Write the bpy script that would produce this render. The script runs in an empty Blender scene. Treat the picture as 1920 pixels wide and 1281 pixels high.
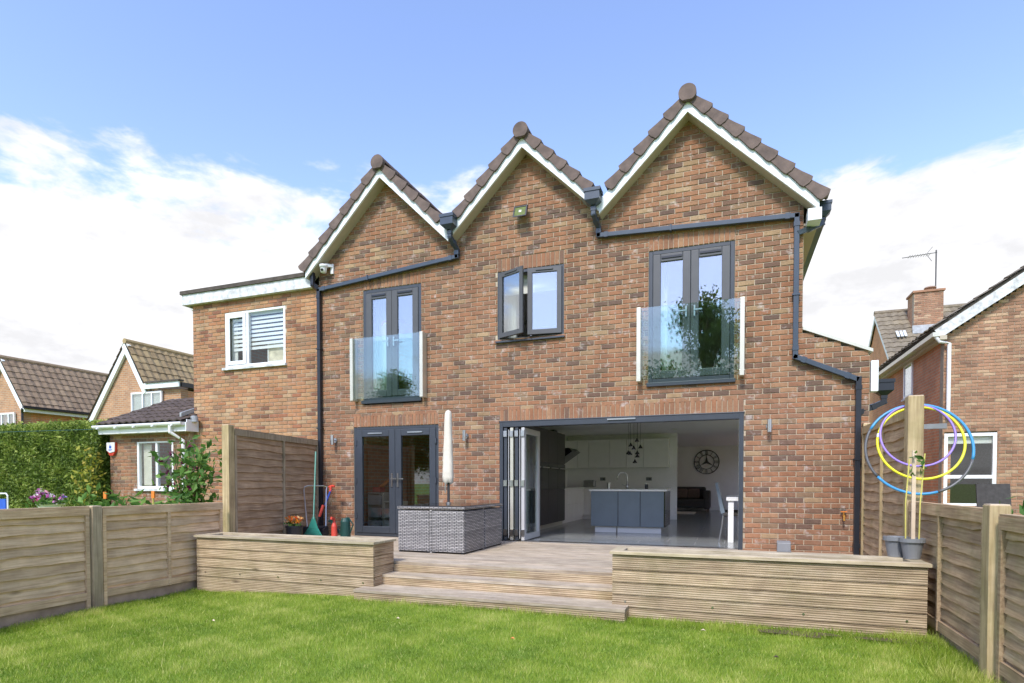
import bpy, math, random
import numpy as np
from mathutils import Vector, Matrix
random.seed(7); RNG = np.random.default_rng(7)
sc = bpy.context.scene
C = sc.collection
# ------------------------------------------------------------------ camera
cam_d = bpy.data.cameras.new('camera'); cam = bpy.data.objects.new('camera', cam_d); C.objects.link(cam)
YAW, PITCH = math.radians(20.373), math.radians(1.345)
cam.location = (0, -9.19, 1.35)
fwd = Vector((-math.sin(YAW)*math.cos(PITCH), math.cos(YAW)*math.cos(PITCH), -math.sin(PITCH)))
cam.rotation_euler = fwd.to_track_quat('-Z', 'Y').to_euler()
cam_d.sensor_width = 36.0; cam_d.lens = 1092/1920*36
cam_d.shift_y = (931.75-640.5)/1920
cam_d.clip_start = 0.05; cam_d.clip_end = 3000
sc.camera = cam
# ------------------------------------------------------------------ render / exposure
sc.render.engine = 'CYCLES'
sc.cycles.use_denoising = True
sc.cycles.max_bounces = 12; sc.cycles.diffuse_bounces = 8; sc.cycles.transparent_max_bounces = 16
sc.view_settings.view_transform = 'Standard'; sc.view_settings.look = 'None'
sc.view_settings.exposure = 1.42; sc.view_settings.gamma = 1.0
# ------------------------------------------------------------------ sun
SUN_AZ = Vector((-0.08, -0.99, 0)).normalized(); SUN_EL = math.radians(48)
sd = bpy.data.lights.new('sun', 'SUN'); sun = bpy.data.objects.new('sun', sd); C.objects.link(sun)
sd.energy = 1.5; sd.angle = math.radians(10); sd.color = (1.0, 0.955, 0.89)
sdir = Vector((SUN_AZ.x*math.cos(SUN_EL), SUN_AZ.y*math.cos(SUN_EL), math.sin(SUN_EL)))
sun.rotation_euler = (-sdir).to_track_quat('-Z', 'Y').to_euler(); sun.location = sdir*40
# ------------------------------------------------------------------ world: sky with cumulus bank
w = bpy.data.worlds.new('World'); sc.world = w; w.use_nodes = True
nt = w.node_tree; nt.nodes.clear()
def N(t, kind, **kw):
    n = t.nodes.new(kind)
    for k, v in kw.items():
        if k == 'inp':
            for kk, vv in v.items(): n.inputs[kk].default_value = vv
        else: setattr(n, k, v)
    return n
def L(t, a, b): t.links.new(a, b)
def math_n(t, op, a, b=None, clamp=False):
    n = N(t, 'ShaderNodeMath', operation=op); n.use_clamp = clamp
    for i, x in enumerate((a, b)):
        if x is None: continue
        if isinstance(x, (int, float)): n.inputs[i].default_value = x
        else: L(t, x, n.inputs[i])
    return n.outputs[0]
CLOUD_SEED = 6.3
sky = N(nt, 'ShaderNodeTexSky', sky_type='NISHITA', sun_disc=False)
sky.sun_elevation = SUN_EL; sky.sun_rotation = math.atan2(SUN_AZ.x, SUN_AZ.y) % (2*math.pi)
sky.air_density = 1.0; sky.dust_density = 0.6; sky.ozone_density = 1.6
geo = N(nt, 'ShaderNodeTexCoord')
sep = N(nt, 'ShaderNodeSeparateXYZ'); L(nt, geo.outputs['Generated'], sep.inputs[0])
zz = math_n(nt, 'MAXIMUM', sep.outputs[2], 0.0)
den = math_n(nt, 'ADD', zz, 0.32)
cx = math_n(nt, 'DIVIDE', sep.outputs[0], den); cy = math_n(nt, 'DIVIDE', sep.outputs[1], den)
cv = N(nt, 'ShaderNodeCombineXYZ'); L(nt, cx, cv.inputs[0]); L(nt, math_n(nt, 'ADD', cy, CLOUD_SEED), cv.inputs[1]); L(nt, math_n(nt, 'MULTIPLY', zz, 2.2), cv.inputs[2])
n1 = N(nt, 'ShaderNodeTexNoise', inp={'Scale': 3.6, 'Detail': 10.0, 'Roughness': 0.58, 'Distortion': 0.3}); L(nt, cv.outputs[0], n1.inputs['Vector'])
n2 = N(nt, 'ShaderNodeTexNoise', inp={'Scale': 1.1, 'Detail': 3.0, 'Roughness': 0.5}); L(nt, cv.outputs[0], n2.inputs['Vector'])
bank = N(nt, 'ShaderNodeMapRange', inp={'From Min': 0.26, 'From Max': 0.51, 'To Min': 0.50, 'To Max': -0.14}); L(nt, math_n(nt, 'ADD', zz, math_n(nt, 'MULTIPLY', math_n(nt, 'SUBTRACT', 0.15, sep.outputs[1], True), 0.22)), bank.inputs[0])
dens = math_n(nt, 'ADD', math_n(nt, 'ADD', math_n(nt, 'MULTIPLY', n1.outputs[0], 1.0), math_n(nt, 'MULTIPLY', n2.outputs[0], 0.55)), bank.outputs[0])
mask = N(nt, 'ShaderNodeMapRange', interpolation_type='SMOOTHSTEP', inp={'From Min': 0.83, 'From Max': 0.99}); L(nt, dens, mask.inputs[0])
n3 = N(nt, 'ShaderNodeTexNoise', inp={'Scale': 3.5, 'Detail': 6.0, 'Roughness': 0.6}); L(nt, cv.outputs[0], n3.inputs['Vector'])
cr = N(nt, 'ShaderNodeMapRange', inp={'From Min': 0.36, 'From Max': 0.62, 'To Min': 3.1, 'To Max': 4.4}); L(nt, n3.outputs[0], cr.inputs[0])
cc = N(nt, 'ShaderNodeCombineColor'); L(nt, cr.outputs[0], cc.inputs[0]); L(nt, cr.outputs[0], cc.inputs[1]); L(nt, math_n(nt, 'MULTIPLY', cr.outputs[0], 1.03), cc.inputs[2])
hz = N(nt, 'ShaderNodeMixRGB', blend_type='MULTIPLY', inp={'Fac': 1.0, 'Color2': (1.25, 1.17, 1.28, 1)}); L(nt, sky.outputs[0], hz.inputs['Color1'])
mx = N(nt, 'ShaderNodeMixRGB'); L(nt, mask.outputs[0], mx.inputs['Fac']); L(nt, hz.outputs[0], mx.inputs['Color1']); L(nt, cc.outputs[0], mx.inputs['Color2'])
bg = N(nt, 'ShaderNodeBackground', inp={'Strength': 0.11}); L(nt, mx.outputs[0], bg.inputs[0])
wo = N(nt, 'ShaderNodeOutputWorld'); L(nt, bg.outputs[0], wo.inputs[0])

# ================================================================== materials
MATS = {}
def newmat(name):
    m = bpy.data.materials.new(name); m.use_nodes = True; t = m.node_tree; t.nodes.clear()
    b = N(t, 'ShaderNodeBsdfPrincipled'); o = N(t, 'ShaderNodeOutputMaterial'); L(t, b.outputs[0], o.inputs[0])
    MATS[name] = m; return m, t, b
def ramp(t, fac, stops, interp='LINEAR'):
    r = N(t, 'ShaderNodeValToRGB'); r.color_ramp.interpolation = interp
    e = r.color_ramp.elements
    while len(e) < len(stops): e.new(0.5)
    for i, (p, c) in enumerate(stops): e[i].position = p; e[i].color = (*c, 1)
    L(t, fac, r.inputs[0]); return r.outputs[0]
def coords(t, out='Object', scale=(1, 1, 1), rnd=False):
    tc = N(t, 'ShaderNodeTexCoord'); mp = N(t, 'ShaderNodeMapping'); mp.inputs['Scale'].default_value = scale
    v = tc.outputs[out]
    if rnd:
        oi = N(t, 'ShaderNodeObjectInfo'); ad = N(t, 'ShaderNodeVectorMath', operation='ADD')
        ml = math_n(t, 'MULTIPLY', oi.outputs['Random'], 37.0); L(t, v, ad.inputs[0]); L(t, ml, ad.inputs[1]); v = ad.outputs[0]
    L(t, v, mp.inputs[0]); return mp.outputs[0]
def noise(t, v, scale, detail=4, rough=.55, dist=0):
    n = N(t, 'ShaderNodeTexNoise', inp={'Scale': scale, 'Detail': detail, 'Roughness': rough, 'Distortion': dist}); L(t, v, n.inputs['Vector']); return n.outputs[0]
def mixc(t, fac, a, b, mode='MIX'):
    m = N(t, 'ShaderNodeMixRGB', blend_type=mode)
    for k, x in (('Fac', fac), ('Color1', a), ('Color2', b)):
        if isinstance(x, (int, float)): m.inputs[k].default_value = x
        elif isinstance(x, tuple): m.inputs[k].default_value = (*x, 1) if len(x) == 3 else x
        else: L(t, x, m.inputs[k])
    return m.outputs[0]
def bump(t, b, h, strength=.3, dist=.01):
    n = N(t, 'ShaderNodeBump', inp={'Strength': strength, 'Distance': dist}); L(t, h, n.inputs['Height']); L(t, n.outputs[0], b.inputs['Normal'])
def plain(name, col, rough=.5, metal=0, var=.12, vscale=6, bmp=0, spec=.5):
    m, t, b = newmat(name); v = coords(t)
    n = noise(t, v, vscale, 5)
    a = tuple(max(0, c*(1-var)) for c in col); c = tuple(min(1, c*(1+var)) for c in col)
    L(t, ramp(t, n, [(.3, a), (.7, c)]), b.inputs['Base Color'])
    b.inputs['Roughness'].default_value = rough; b.inputs['Metallic'].default_value = metal; b.inputs['Specular IOR Level'].default_value = spec
    if bmp: bump(t, b, noise(t, v, vscale*12, 4), bmp, .004)
    return m
def brick_mat(name, stops, dirt=(.16, .11, .08), white=0.0):
    m, t, b = newmat(name); v = coords(t)
    at = N(t, 'ShaderNodeAttribute', attribute_name='tint')
    col = ramp(t, at.outputs['Fac'], stops)
    n = noise(t, v, 9, 6, .65); n2 = noise(t, v, 45, 5, .7)
    col = mixc(t, math_n(t, 'MULTIPLY', math_n(t, 'SUBTRACT', n, .50, True), 1.5, True), col, dirt)
    col = mixc(t, .55, col, ramp(t, n2, [(.28, (.45, .42, .4)), (.5, (1, 1, 1)), (.75, (1.35, 1.3, 1.25))]), 'MULTIPLY')
    g = N(t, 'ShaderNodeNewGeometry'); big = noise(t, g.outputs['Position'], 1.1, 5, .6)
    if white:
        wv = noise(t, g.outputs['Position'], 5.5, 6, .7)
        wm = math_n(t, 'MULTIPLY', math_n(t, 'MULTIPLY', math_n(t, 'SUBTRACT', wv, .57, True), 7, True), white, True)
        col = mixc(t, wm, col, (.55, .5, .46))
    col = mixc(t, .55, col, ramp(t, big, [(.3, (.70, .68, .66)), (.7, (1.22, 1.22, 1.2))]), 'MULTIPLY')
    mp = N(t, 'ShaderNodeMapping'); mp.inputs['Scale'].default_value = (5, 5, .5); L(t, g.outputs['Position'], mp.inputs[0])
    col = mixc(t, .45, col, ramp(t, noise(t, mp.outputs[0], 1.0, 5, .65), [(.32, (.62, .6, .58)), (.6, (1.1, 1.1, 1.1))]), 'MULTIPLY')
    L(t, col, b.inputs['Base Color']); b.inputs['Roughness'].default_value = .9; b.inputs['Specular IOR Level'].default_value = .25
    bump(t, b, n2, .55, .006)
    return m
RED = [(0, (0.295, 0.142, 0.078)), (.16, (0.336, 0.174, 0.097)), (.32, (0.266, 0.133, 0.078)), (.46, (0.352, 0.203, 0.116)), (.6, (0.283, 0.150, 0.089)), (.74, (0.221, 0.128, 0.084)), (.84, (0.140, 0.092, 0.071)), (.88, (0.164, 0.108, 0.078)), (.95, (0.319, 0.211, 0.120)), (1, (0.392, 0.277, 0.162))]
TAN = [(0, (0.378, 0.172, 0.088)), (.2, (0.450, 0.241, 0.123)), (.4, (0.360, 0.189, 0.106)), (.55, (0.468, 0.284, 0.154)), (.7, (0.324, 0.138, 0.079)), (.82, (0.207, 0.107, 0.070)), (.9, (0.414, 0.267, 0.158)), (1, (0.450, 0.310, 0.185))]
BRN = [(0, (.36, .20, .125)), (.25, (.42, .25, .16)), (.45, (.31, .18, .12)), (.65, (.40, .22, .135)), (.8, (.22, .13, .09)), (.9, (.46, .31, .20)), (1, (.5, .35, .23))]
brick_mat('brick_red', RED, white=.8)
brick_mat('brick_tan', TAN, dirt=(.22, .14, .08), white=.2)
brick_mat('brick_brown', BRN, dirt=(.2, .13, .09))
plain('mortar', (.44, .37, .27), .95, var=.2, vscale=14, bmp=.5)
plain('mortar_dark', (.36, .30, .22), .95, var=.2, vscale=14, bmp=.5)
def far_brick(name, axis, c1, c2, mort):
    m, t, b = newmat(name); tc = N(t, 'ShaderNodeTexCoord'); s = N(t, 'ShaderNodeSeparateXYZ'); L(t, tc.outputs['Object'], s.inputs[0])
    cv = N(t, 'ShaderNodeCombineXYZ'); L(t, s.outputs[axis], cv.inputs[0]); L(t, s.outputs[2], cv.inputs[1])
    br = N(t, 'ShaderNodeTexBrick', inp={'Color1': (*c1, 1), 'Color2': (*c2, 1), 'Mortar': (*mort, 1), 'Scale': 1.0, 'Mortar Size': .009, 'Brick Width': .225, 'Row Height': .075, 'Bias': -.1})
    L(t, cv.outputs[0], br.inputs['Vector'])
    n = noise(t, tc.outputs['Object'], 2.2, 6, .65)
    L(t, mixc(t, .6, br.outputs[0], ramp(t, n, [(.3, (.62, .6, .58)), (.7, (1.25, 1.22, 1.2))]), 'MULTIPLY'), b.inputs['Base Color'])
    b.inputs['Roughness'].default_value = .9
    bump(t, b, br.outputs['Fac'], -.4, .008)
    return m
far_brick('far_brick_x', 0, (.46, .24, .12), (.33, .17, .095), (.42, .36, .26))
far_brick('far_brick_y', 1, (.62, .25, .11), (.52, .20, .09), (.5, .38, .25))
def wood(name, grain, c_dark, c_mid, c_light, green=0.0, ribs=None, rnd=True, rough=.85, warm=None):
    m, t, b = newmat(name)
    sc_ = [55, 55, 55]; sc_[grain] = 2.2
    v = coords(t, 'Object', tuple(sc_), rnd); v0 = coords(t, 'Object', (1, 1, 1), rnd)
    n = noise(t, v, 1.0, 5, .6, .1); n2 = noise(t, v0, 3.1, 4, .6)
    col = ramp(t, n, [(.25, c_dark), (.48, c_mid), (.75, c_light)])
    col = mixc(t, .6, col, ramp(t, n2, [(.28, (.6, .57, .55)), (.7, (1.3, 1.28, 1.24))]), 'MULTIPLY')
    oi = N(t, 'ShaderNodeObjectInfo')
    col = mixc(t, .5, col, ramp(t, oi.outputs['Random'], [(0, (.72, .7, .68)), (.5, (1, 1, 1)), (1, (1.22, 1.16, 1.08))]), 'MULTIPLY')
    kn = N(t, 'ShaderNodeTexVoronoi', inp={'Scale': 3.2}); s3 = [1, 1, 1]; s3[grain] = .35
    L(t, coords(t, 'Object', tuple(s3), rnd), kn.inputs['Vector'])
    kf = math_n(t, 'MULTIPLY', math_n(t, 'SUBTRACT', .10, kn.outputs['Distance'], True), 9, True)
    col = mixc(t, kf, col, tuple(c*.45 for c in c_dark))
    if green:
        g = N(t, 'ShaderNodeNewGeometry'); gn = noise(t, g.outputs['Position'], 2.4, 6, .65)
        sp = N(t, 'ShaderNodeSeparateXYZ'); L(t, g.outputs['Position'], sp.inputs[0])
        gf = math_n(t, 'MULTIPLY', math_n(t, 'SUBTRACT', gn, .47, True), 4.5*green, True)
        col = mixc(t, gf, col, (.20, .20, .055))
    h = n
    if ribs is not None:
        wv = N(t, 'ShaderNodeTexWave', wave_type='BANDS', bands_direction='XYZ'[ribs], wave_profile='SIN', inp={'Scale': 15.0, 'Distortion': .6, 'Detail': 1.0, 'Detail Scale': .6})
        L(t, coords(t, 'Object'), wv.inputs['Vector'])
        col = mixc(t, .55, col, ramp(t, wv.outputs['Fac'], [(.1, (.62, .59, .56)), (.4, (1, 1, 1)), (1, (1.1, 1.1, 1.08))]), 'MULTIPLY')
        h = math_n(t, 'ADD', math_n(t, 'MULTIPLY', wv.outputs['Fac'], 1.5), n)
    L(t, col, b.inputs['Base Color']); b.inputs['Roughness'].default_value = rough; b.inputs['Specular IOR Level'].default_value = .2
    bump(t, b, h, .5, .006)
    return m
G_D, G_M, G_L = (.17, .125, .085), (.31, .245, .175), (.46, .39, .30)
wood('fence_left', 1, (.40, .27, .165), (.63, .465, .30), (.74, .585, .41), green=.0)
wood('fence_right', 1, (.26, .18, .11), (.41, .30, .19), (.54, .43, .28), green=.40)
wood('fence_dark', 1, (.22, .15, .095), (.38, .27, .175), (.52, .40, .28), green=.0)
wood('post_wood', 2, (.26, .19, .11), (.42, .33, .19), (.56, .46, .29), green=.35)
wood('post_grey', 2, (.20, .16, .11), (.34, .28, .20), (.47, .40, .30), green=.2)
wood('planter_front', 0, (.21, .15, .095), (.42, .325, .215), (.58, .48, .345), green=.28, ribs=2)
wood('planter_side', 1, (.22, .14, .09), (.44, .32, .21), (.60, .48, .34), green=.2, ribs=2)
wood('planter_trim', 0, (.25, .20, .13), (.44, .38, .27), (.58, .52, .40), green=.25)
wood('deck_wood', 0, (.25, .20, .15), (.46, .39, .30), (.60, .54, .44), green=.1, ribs=1)
plain('gravel_board', (.34, .25, .19), .9, var=.3, vscale=5, bmp=.4)
plain('anthracite', (.040, .048, .060), .42, var=.08)
plain('anthracite_warm', (.075, .078, .082), .45, var=.08)
plain('black_plastic', (.016, .019, .026), .35, var=.1)
plain('pipe_grey', (.045, .062, .085), .33, var=.1)
plain('upvc_white', (.78, .79, .80), .35, var=.04)
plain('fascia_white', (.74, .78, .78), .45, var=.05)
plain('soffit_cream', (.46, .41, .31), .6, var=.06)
plain('panel_grey', (.46, .46, .45), .4, var=.05)
plain('steel', (.55, .55, .55), .28, 1.0, var=.06)
plain('alu_pale', (.62, .60, .50), .38, .55, var=.05)
plain('tile_brown', (.125, .09, .074), .8, var=.3, vscale=7, bmp=.3)
plain('felt_dark', (.075, .062, .05), .9, var=.3, vscale=8, bmp=.4)
plain('lead', (.30, .32, .33), .55, var=.25, vscale=8)
plain('white_paint', (.78, .78, .76), .6, var=.03)
plain('ceiling_white', (.86, .84, .85), .8, var=.02)
plain('wall_white', (.83, .81, .81), .8, var=.03)
plain('cab_white', (.84, .80, .80), .25, var=.03)
plain('cab_dark', (.045, .043, .043), .4, var=.1)
plain('island_blue', (.15, .19, .225), .38, var=.05)
plain('worktop', (.78, .77, .74), .2, var=.03)
plain('oven_black', (.012, .012, .013), .12)
plain('fabric_dark', (.055, .052, .05), .95, var=.2, vscale=20)
plain('fabric_grey', (.25, .24, .23), .95, var=.15, vscale=20)
plain('fabric_brown', (.16, .11, .09), .95, var=.15, vscale=20)
plain('curtain', (.66, .66, .62), .9, var=.06)
plain('rug', (.62, .58, .48), .95)
plain('cream_cover', (.66, .62, .52), .8, var=.1, vscale=9, bmp=.2)
plain('pot_grey', (.20, .21, .22), .5, var=.08)
plain('pot_white', (.66, .64, .6), .6, var=.1)
plain('green_plastic', (.03, .22, .17), .45, var=.1)
plain('dark_green', (.012, .06, .05), .4)
plain('red_plastic', (.62, .07, .045), .45)
plain('orange_plastic', (.72, .22, .03), .45)
plain('blue_plastic', (.02, .06, .35), .4)
plain('hoop_blue', (.05, .28, .55), .35, var=.06)
plain('hoop_grey', (.10, .10, .105), .4, var=.1)
plain('hoop_yellow', (.78, .72, .02), .35, var=.05)
plain('hoop_purple', (.28, .18, .58), .35, var=.06)
plain('chair_blue', (.02, .10, .5), .5)
plain('bamboo', (.58, .52, .13), .6, var=.2)
plain('stake', (.62, .50, .36), .8, var=.15)
plain('bin_grey', (.33, .33, .34), .5)
plain('toy_beige', (.52, .49, .43), .5)
plain('brass', (.60, .30, .06), .35, .8)
plain('lamp_lens', (.13, .165, .035), .15, var=.25, vscale=30)
plain('soil', (.10, .07, .045), .95, var=.4, vscale=20, bmp=.6)
plain('bark', (.11, .08, .055), .95, var=.3, vscale=14, bmp=.6)
plain('stain_white', (.62, .66, .66), .6, var=.25, vscale=5)
plain('paint_white_worn', (.60, .62, .62), .7, var=.35, vscale=9)
plain('picture', (.62, .55, .40), .7, var=.35, vscale=7)
def glass_mat(name, refl, tint=(1, 1, 1)):
    m = bpy.data.materials.new(name); m.use_nodes = True; t = m.node_tree; t.nodes.clear(); MATS[name] = m
    tr = N(t, 'ShaderNodeBsdfTransparent', inp={'Color': (*tint, 1)}); gl = N(t, 'ShaderNodeBsdfGlossy', inp={'Roughness': .004, 'Color': (.95, .97, 1, 1)})
    g = N(t, 'ShaderNodeNewGeometry'); dp = N(t, 'ShaderNodeVectorMath', operation='DOT_PRODUCT'); L(t, g.outputs['Incoming'], dp.inputs[0]); L(t, g.outputs['Normal'], dp.inputs[1])
    ca = math_n(t, 'ABSOLUTE', dp.outputs['Value']); f = math_n(t, 'ADD', math_n(t, 'MULTIPLY', math_n(t, 'POWER', math_n(t, 'SUBTRACT', 1.0, ca), 5.0), .9), .04+refl, True)
    mx = N(t, 'ShaderNodeMixShader'); L(t, f, mx.inputs[0]); L(t, tr.outputs[0], mx.inputs[1]); L(t, gl.outputs[0], mx.inputs[2])
    o = N(t, 'ShaderNodeOutputMaterial'); L(t, mx.outputs[0], o.inputs[0])
glass_mat('glass_window', .20, (.88, .92, .90))
glass_mat('glass_door', .045, (.90, .94, .92))
glass_mat('glass_clear', .01, (.93, .95, .94))
glass_mat('glass_balcony', .05, (.84, .93, .90))
def leaf_mat(name, c1, c2, c3, trans=.35):
    m, t, b = newmat(name)
    at = N(t, 'ShaderNodeAttribute', attribute_name='tint')
    col = ramp(t, at.outputs['Fac'], [(0, c1), (.5, c2), (1, c3)])
    L(t, col, b.inputs['Base Color']); b.inputs['Roughness'].default_value = .55; b.inputs['Specular IOR Level'].default_value = .3
    tl = N(t, 'ShaderNodeBsdfTranslucent'); L(t, col, tl.inputs[0])
    mx = N(t, 'ShaderNodeMixShader', inp={0: trans}); L(t, b.outputs[0], mx.inputs[1]); L(t, tl.outputs[0], mx.inputs[2])
    L(t, mx.outputs[0], [n for n in t.nodes if n.type == 'OUTPUT_MATERIAL'][0].inputs[0])
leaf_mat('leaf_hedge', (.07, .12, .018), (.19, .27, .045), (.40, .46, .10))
leaf_mat('leaf_tree', (.06, .10, .02), (.12, .18, .035), (.22, .28, .07), .5)
leaf_mat('leaf_bush', (.05, .13, .025), (.10, .22, .04), (.20, .34, .07))
leaf_mat('leaf_yellow', (.20, .25, .03), (.38, .38, .05), (.5, .40, .08))
leaf_mat('petal_mix', (.55, .10, .40), (.70, .25, .60), (.75, .62, .75))
leaf_mat('petal_pink', (.6, .08, .22), (.75, .16, .35), (.8, .4, .5))
leaf_mat('petal_dark', (.10, .01, .04), (.16, .015, .07), (.25, .03, .1))
leaf_mat('petal_orange', (.8, .12, .02), (.85, .35, .03), (.85, .6, .3))
leaf_mat('grass_blade', (.15, .25, .025), (.36, .48, .055), (.72, .70, .26), .45)
def lawn_mat():
    m, t, b = newmat('lawn'); v = coords(t)
    n = noise(t, v, 1.6, 6, .65); n2 = noise(t, v, 60, 4, .7)
    col = ramp(t, n, [(.3, (.15, .25, .025)), (.55, (.24, .36, .04)), (.8, (.34, .42, .08))])
    col = mixc(t, .5, col, ramp(t, n2, [(.3, (.5, .5, .45)), (.7, (1.3, 1.3, 1.2))]), 'MULTIPLY')
    L(t, col, b.inputs['Base Color']); b.inputs['Roughness'].default_value = .95; bump(t, b, n2, .8, .02)
lawn_mat()
def floor_tiles():
    m, t, b = newmat('floor_tile'); tc = N(t, 'ShaderNodeTexCoord')
    br = N(t, 'ShaderNodeTexBrick', inp={'Color1': (.22, .235, .24, 1), 'Color2': (.28, .295, .30, 1), 'Mortar': (.5, .5, .5, 1), 'Scale': 1.0, 'Mortar Size': .006, 'Brick Width': .9, 'Row Height': .45})
    L(t, tc.outputs['Object'], br.inputs['Vector']); L(t, br.outputs[0], b.inputs['Base Color']); b.inputs['Roughness'].default_value = .16
floor_tiles()
def weave():
    m, t, b = newmat('rattan'); tc = N(t, 'ShaderNodeTexCoord'); s = N(t, 'ShaderNodeSeparateXYZ'); L(t, tc.outputs['Object'], s.inputs[0])
    u = math_n(t, 'ADD', s.outputs[0], s.outputs[1])
    cv = N(t, 'ShaderNodeCombineXYZ'); L(t, u, cv.inputs[0]); L(t, s.outputs[2], cv.inputs[1])
    br = N(t, 'ShaderNodeTexBrick', inp={'Color1': (.54, .515, .49, 1), 'Color2': (.37, .352, .335, 1), 'Mortar': (.045, .045, .047, 1), 'Scale': 1.0, 'Mortar Size': .006, 'Mortar Smooth': .3, 'Brick Width': .07, 'Row Height': .021, 'Bias': .1})
    L(t, cv.outputs[0], br.inputs['Vector'])
    n = noise(t, tc.outputs['Object'], 5, 4); band = noise(t, coords(t, 'Object', (.6, .6, 26)), 1, 2)
    col = mixc(t, .7, br.outputs[0], ramp(t, band, [(.35, (.55, .55, .56)), (.65, (1.35, 1.34, 1.32))]), 'MULTIPLY')
    L(t, col, b.inputs['Base Color']); b.inputs['Roughness'].default_value = .5; bump(t, b, br.outputs['Fac'], -.9, .008)
weave()

# ================================================================== mesh helpers
def worigin(o):
    p = Vector((0, 0, 0))
    while o is not None: p += o.location; o = o.parent
    return p
class MB:
    def __init__(s): s.v = []; s.f = []; s.t = []
    def add(s, vs, fs, tint=None):
        k = len(s.v); s.v += [tuple(v) for v in vs]; s.f += [tuple(i+k for i in f) for f in fs]
        s.t += [random.random() if tint is None else tint]*len(fs); return s
    def box(s, x0, x1, y0, y1, z0, z1, tint=None):
        return s.add([(x0,y0,z0),(x1,y0,z0),(x1,y1,z0),(x0,y1,z0),(x0,y0,z1),(x1,y0,z1),(x1,y1,z1),(x0,y1,z1)],
                     [(0,3,2,1),(4,5,6,7),(0,1,5,4),(1,2,6,5),(2,3,7,6),(3,0,4,7)], tint)
    def obox(s, c, ax, ay, az, hx, hy, hz):      # oriented box
        c = Vector(c); vs = []
        for k in (-1, 1):
            for a, b in ((-1,-1),(1,-1),(1,1),(-1,1)): vs.append(c+Vector(ax)*hx*a+Vector(ay)*hy*b+Vector(az)*hz*k)
        return s.add(vs, [(0,3,2,1),(4,5,6,7),(0,1,5,4),(1,2,6,5),(2,3,7,6),(3,0,4,7)])
    def bar(s, a, b, w, h, up=(0, 0, 1)):        # box beam from a to b
        a, b = Vector(a), Vector(b); d = (b-a).normalized(); up = Vector(up)
        if abs(d.dot(up)) > .95: up = Vector((0, 1, 0))
        sd_ = d.cross(up).normalized(); u = sd_.cross(d)
        return s.obox((a+b)/2, d, sd_, u, (b-a).length/2, w/2, h/2)
    def prism(s, pts, d):                        # polygon pts (3d) extruded by vector d
        n = len(pts); d = Vector(d); vs = [Vector(p) for p in pts]+[Vector(p)+d for p in pts]
        return s.add(vs, [tuple(range(n))[::-1], tuple(range(n, 2*n))]+[(i, (i+1) % n, n+(i+1) % n, n+i) for i in range(n)])
    def tube(s, pts, r, n=8, cap=True):
        pts = [Vector(p) for p in pts]; rs = r if isinstance(r, (list, tuple)) else [r]*len(pts); rings = []
        prev = None
        for i, p in enumerate(pts):
            d = (pts[min(i+1, len(pts)-1)]-pts[max(i-1, 0)]).normalized()
            if prev is None:
                u = d.orthogonal().normalized()
            else:
                u = (prev-d*prev.dot(d)); u = u.normalized() if u.length > 1e-5 else d.orthogonal().normalized()
            prev = u; v = d.cross(u)
            rings.append([p+(u*math.cos(2*math.pi*k/n)+v*math.sin(2*math.pi*k/n))*rs[i] for k in range(n)])
        vs = [q for rg in rings for q in rg]; fs = []
        for i in range(len(rings)-1):
            for k in range(n): fs.append((i*n+k, i*n+(k+1) % n, (i+1)*n+(k+1) % n, (i+1)*n+k))
        if cap: fs += [tuple(range(n))[::-1], tuple(range((len(rings)-1)*n, len(rings)*n))]
        return s.add(vs, fs)
    def lathe(s, c, prof, n=16):                 # prof [(r,z)...] about z at c
        c = Vector(c); vs = []; fs = []
        for r, z in prof:
            for k in range(n): vs.append(c+Vector((r*math.cos(2*math.pi*k/n), r*math.sin(2*math.pi*k/n), z)))
        for i in range(len(prof)-1):
            for k in range(n): fs.append((i*n+k, i*n+(k+1) % n, (i+1)*n+(k+1) % n, (i+1)*n+k))
        fs += [tuple(range(n))[::-1], tuple(range((len(prof)-1)*n, len(prof)*n))]
        return s.add(vs, fs)
    def mesh(s, name, mat, org=(0, 0, 0), smooth=False, bevel=0):
        me = bpy.data.meshes.new(name); o = Vector(org)
        me.from_pydata([tuple(Vector(v)-o) for v in s.v], [], s.f)
        me.materials.append(MATS[mat])
        a = me.attributes.new('tint', 'FLOAT', 'FACE'); a.data.foreach_set('value', np.array(s.t, dtype=np.float32))
        if smooth: me.polygons.foreach_set('use_smooth', [True]*len(me.polygons))
        me.update(); return me
    def build(s, name, mat, parent=None, smooth=False, bevel=0, kind=None, label=None, org=None):
        og = worigin(parent) if parent is not None else Vector(org or (0, 0, 0))
        o = bpy.data.objects.new(name, s.mesh(name, mat, og, smooth)); C.objects.link(o)
        if parent is not None: o.parent = parent
        elif org: o.location = org
        if bevel:
            md = o.modifiers.new('bevel', 'BEVEL'); md.width = bevel; md.segments = 2; md.limit_method = 'ANGLE'
        if smooth and not bevel:
            pass
        if kind: o['kind'] = kind
        if label: o['label'] = label
        return o
def tag(o, label, cat, group=None):
    o['label'] = label; o['category'] = cat
    if group: o['group'] = group
    return o
def thing(name, label, cat, loc=(0, 0, 0), group=None):
    o = bpy.data.objects.new(name, None); C.objects.link(o); o.location = loc; o.empty_display_size = .1
    return tag(o, label, cat, group)
def inst(name, me, loc, parent):
    o = bpy.data.objects.new(name, me); C.objects.link(o); o.parent = parent; o.location = Vector(loc)-worigin(parent); return o
def struct(o): o['kind'] = 'structure'; return o
CAMP = Vector(cam.location)

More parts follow.
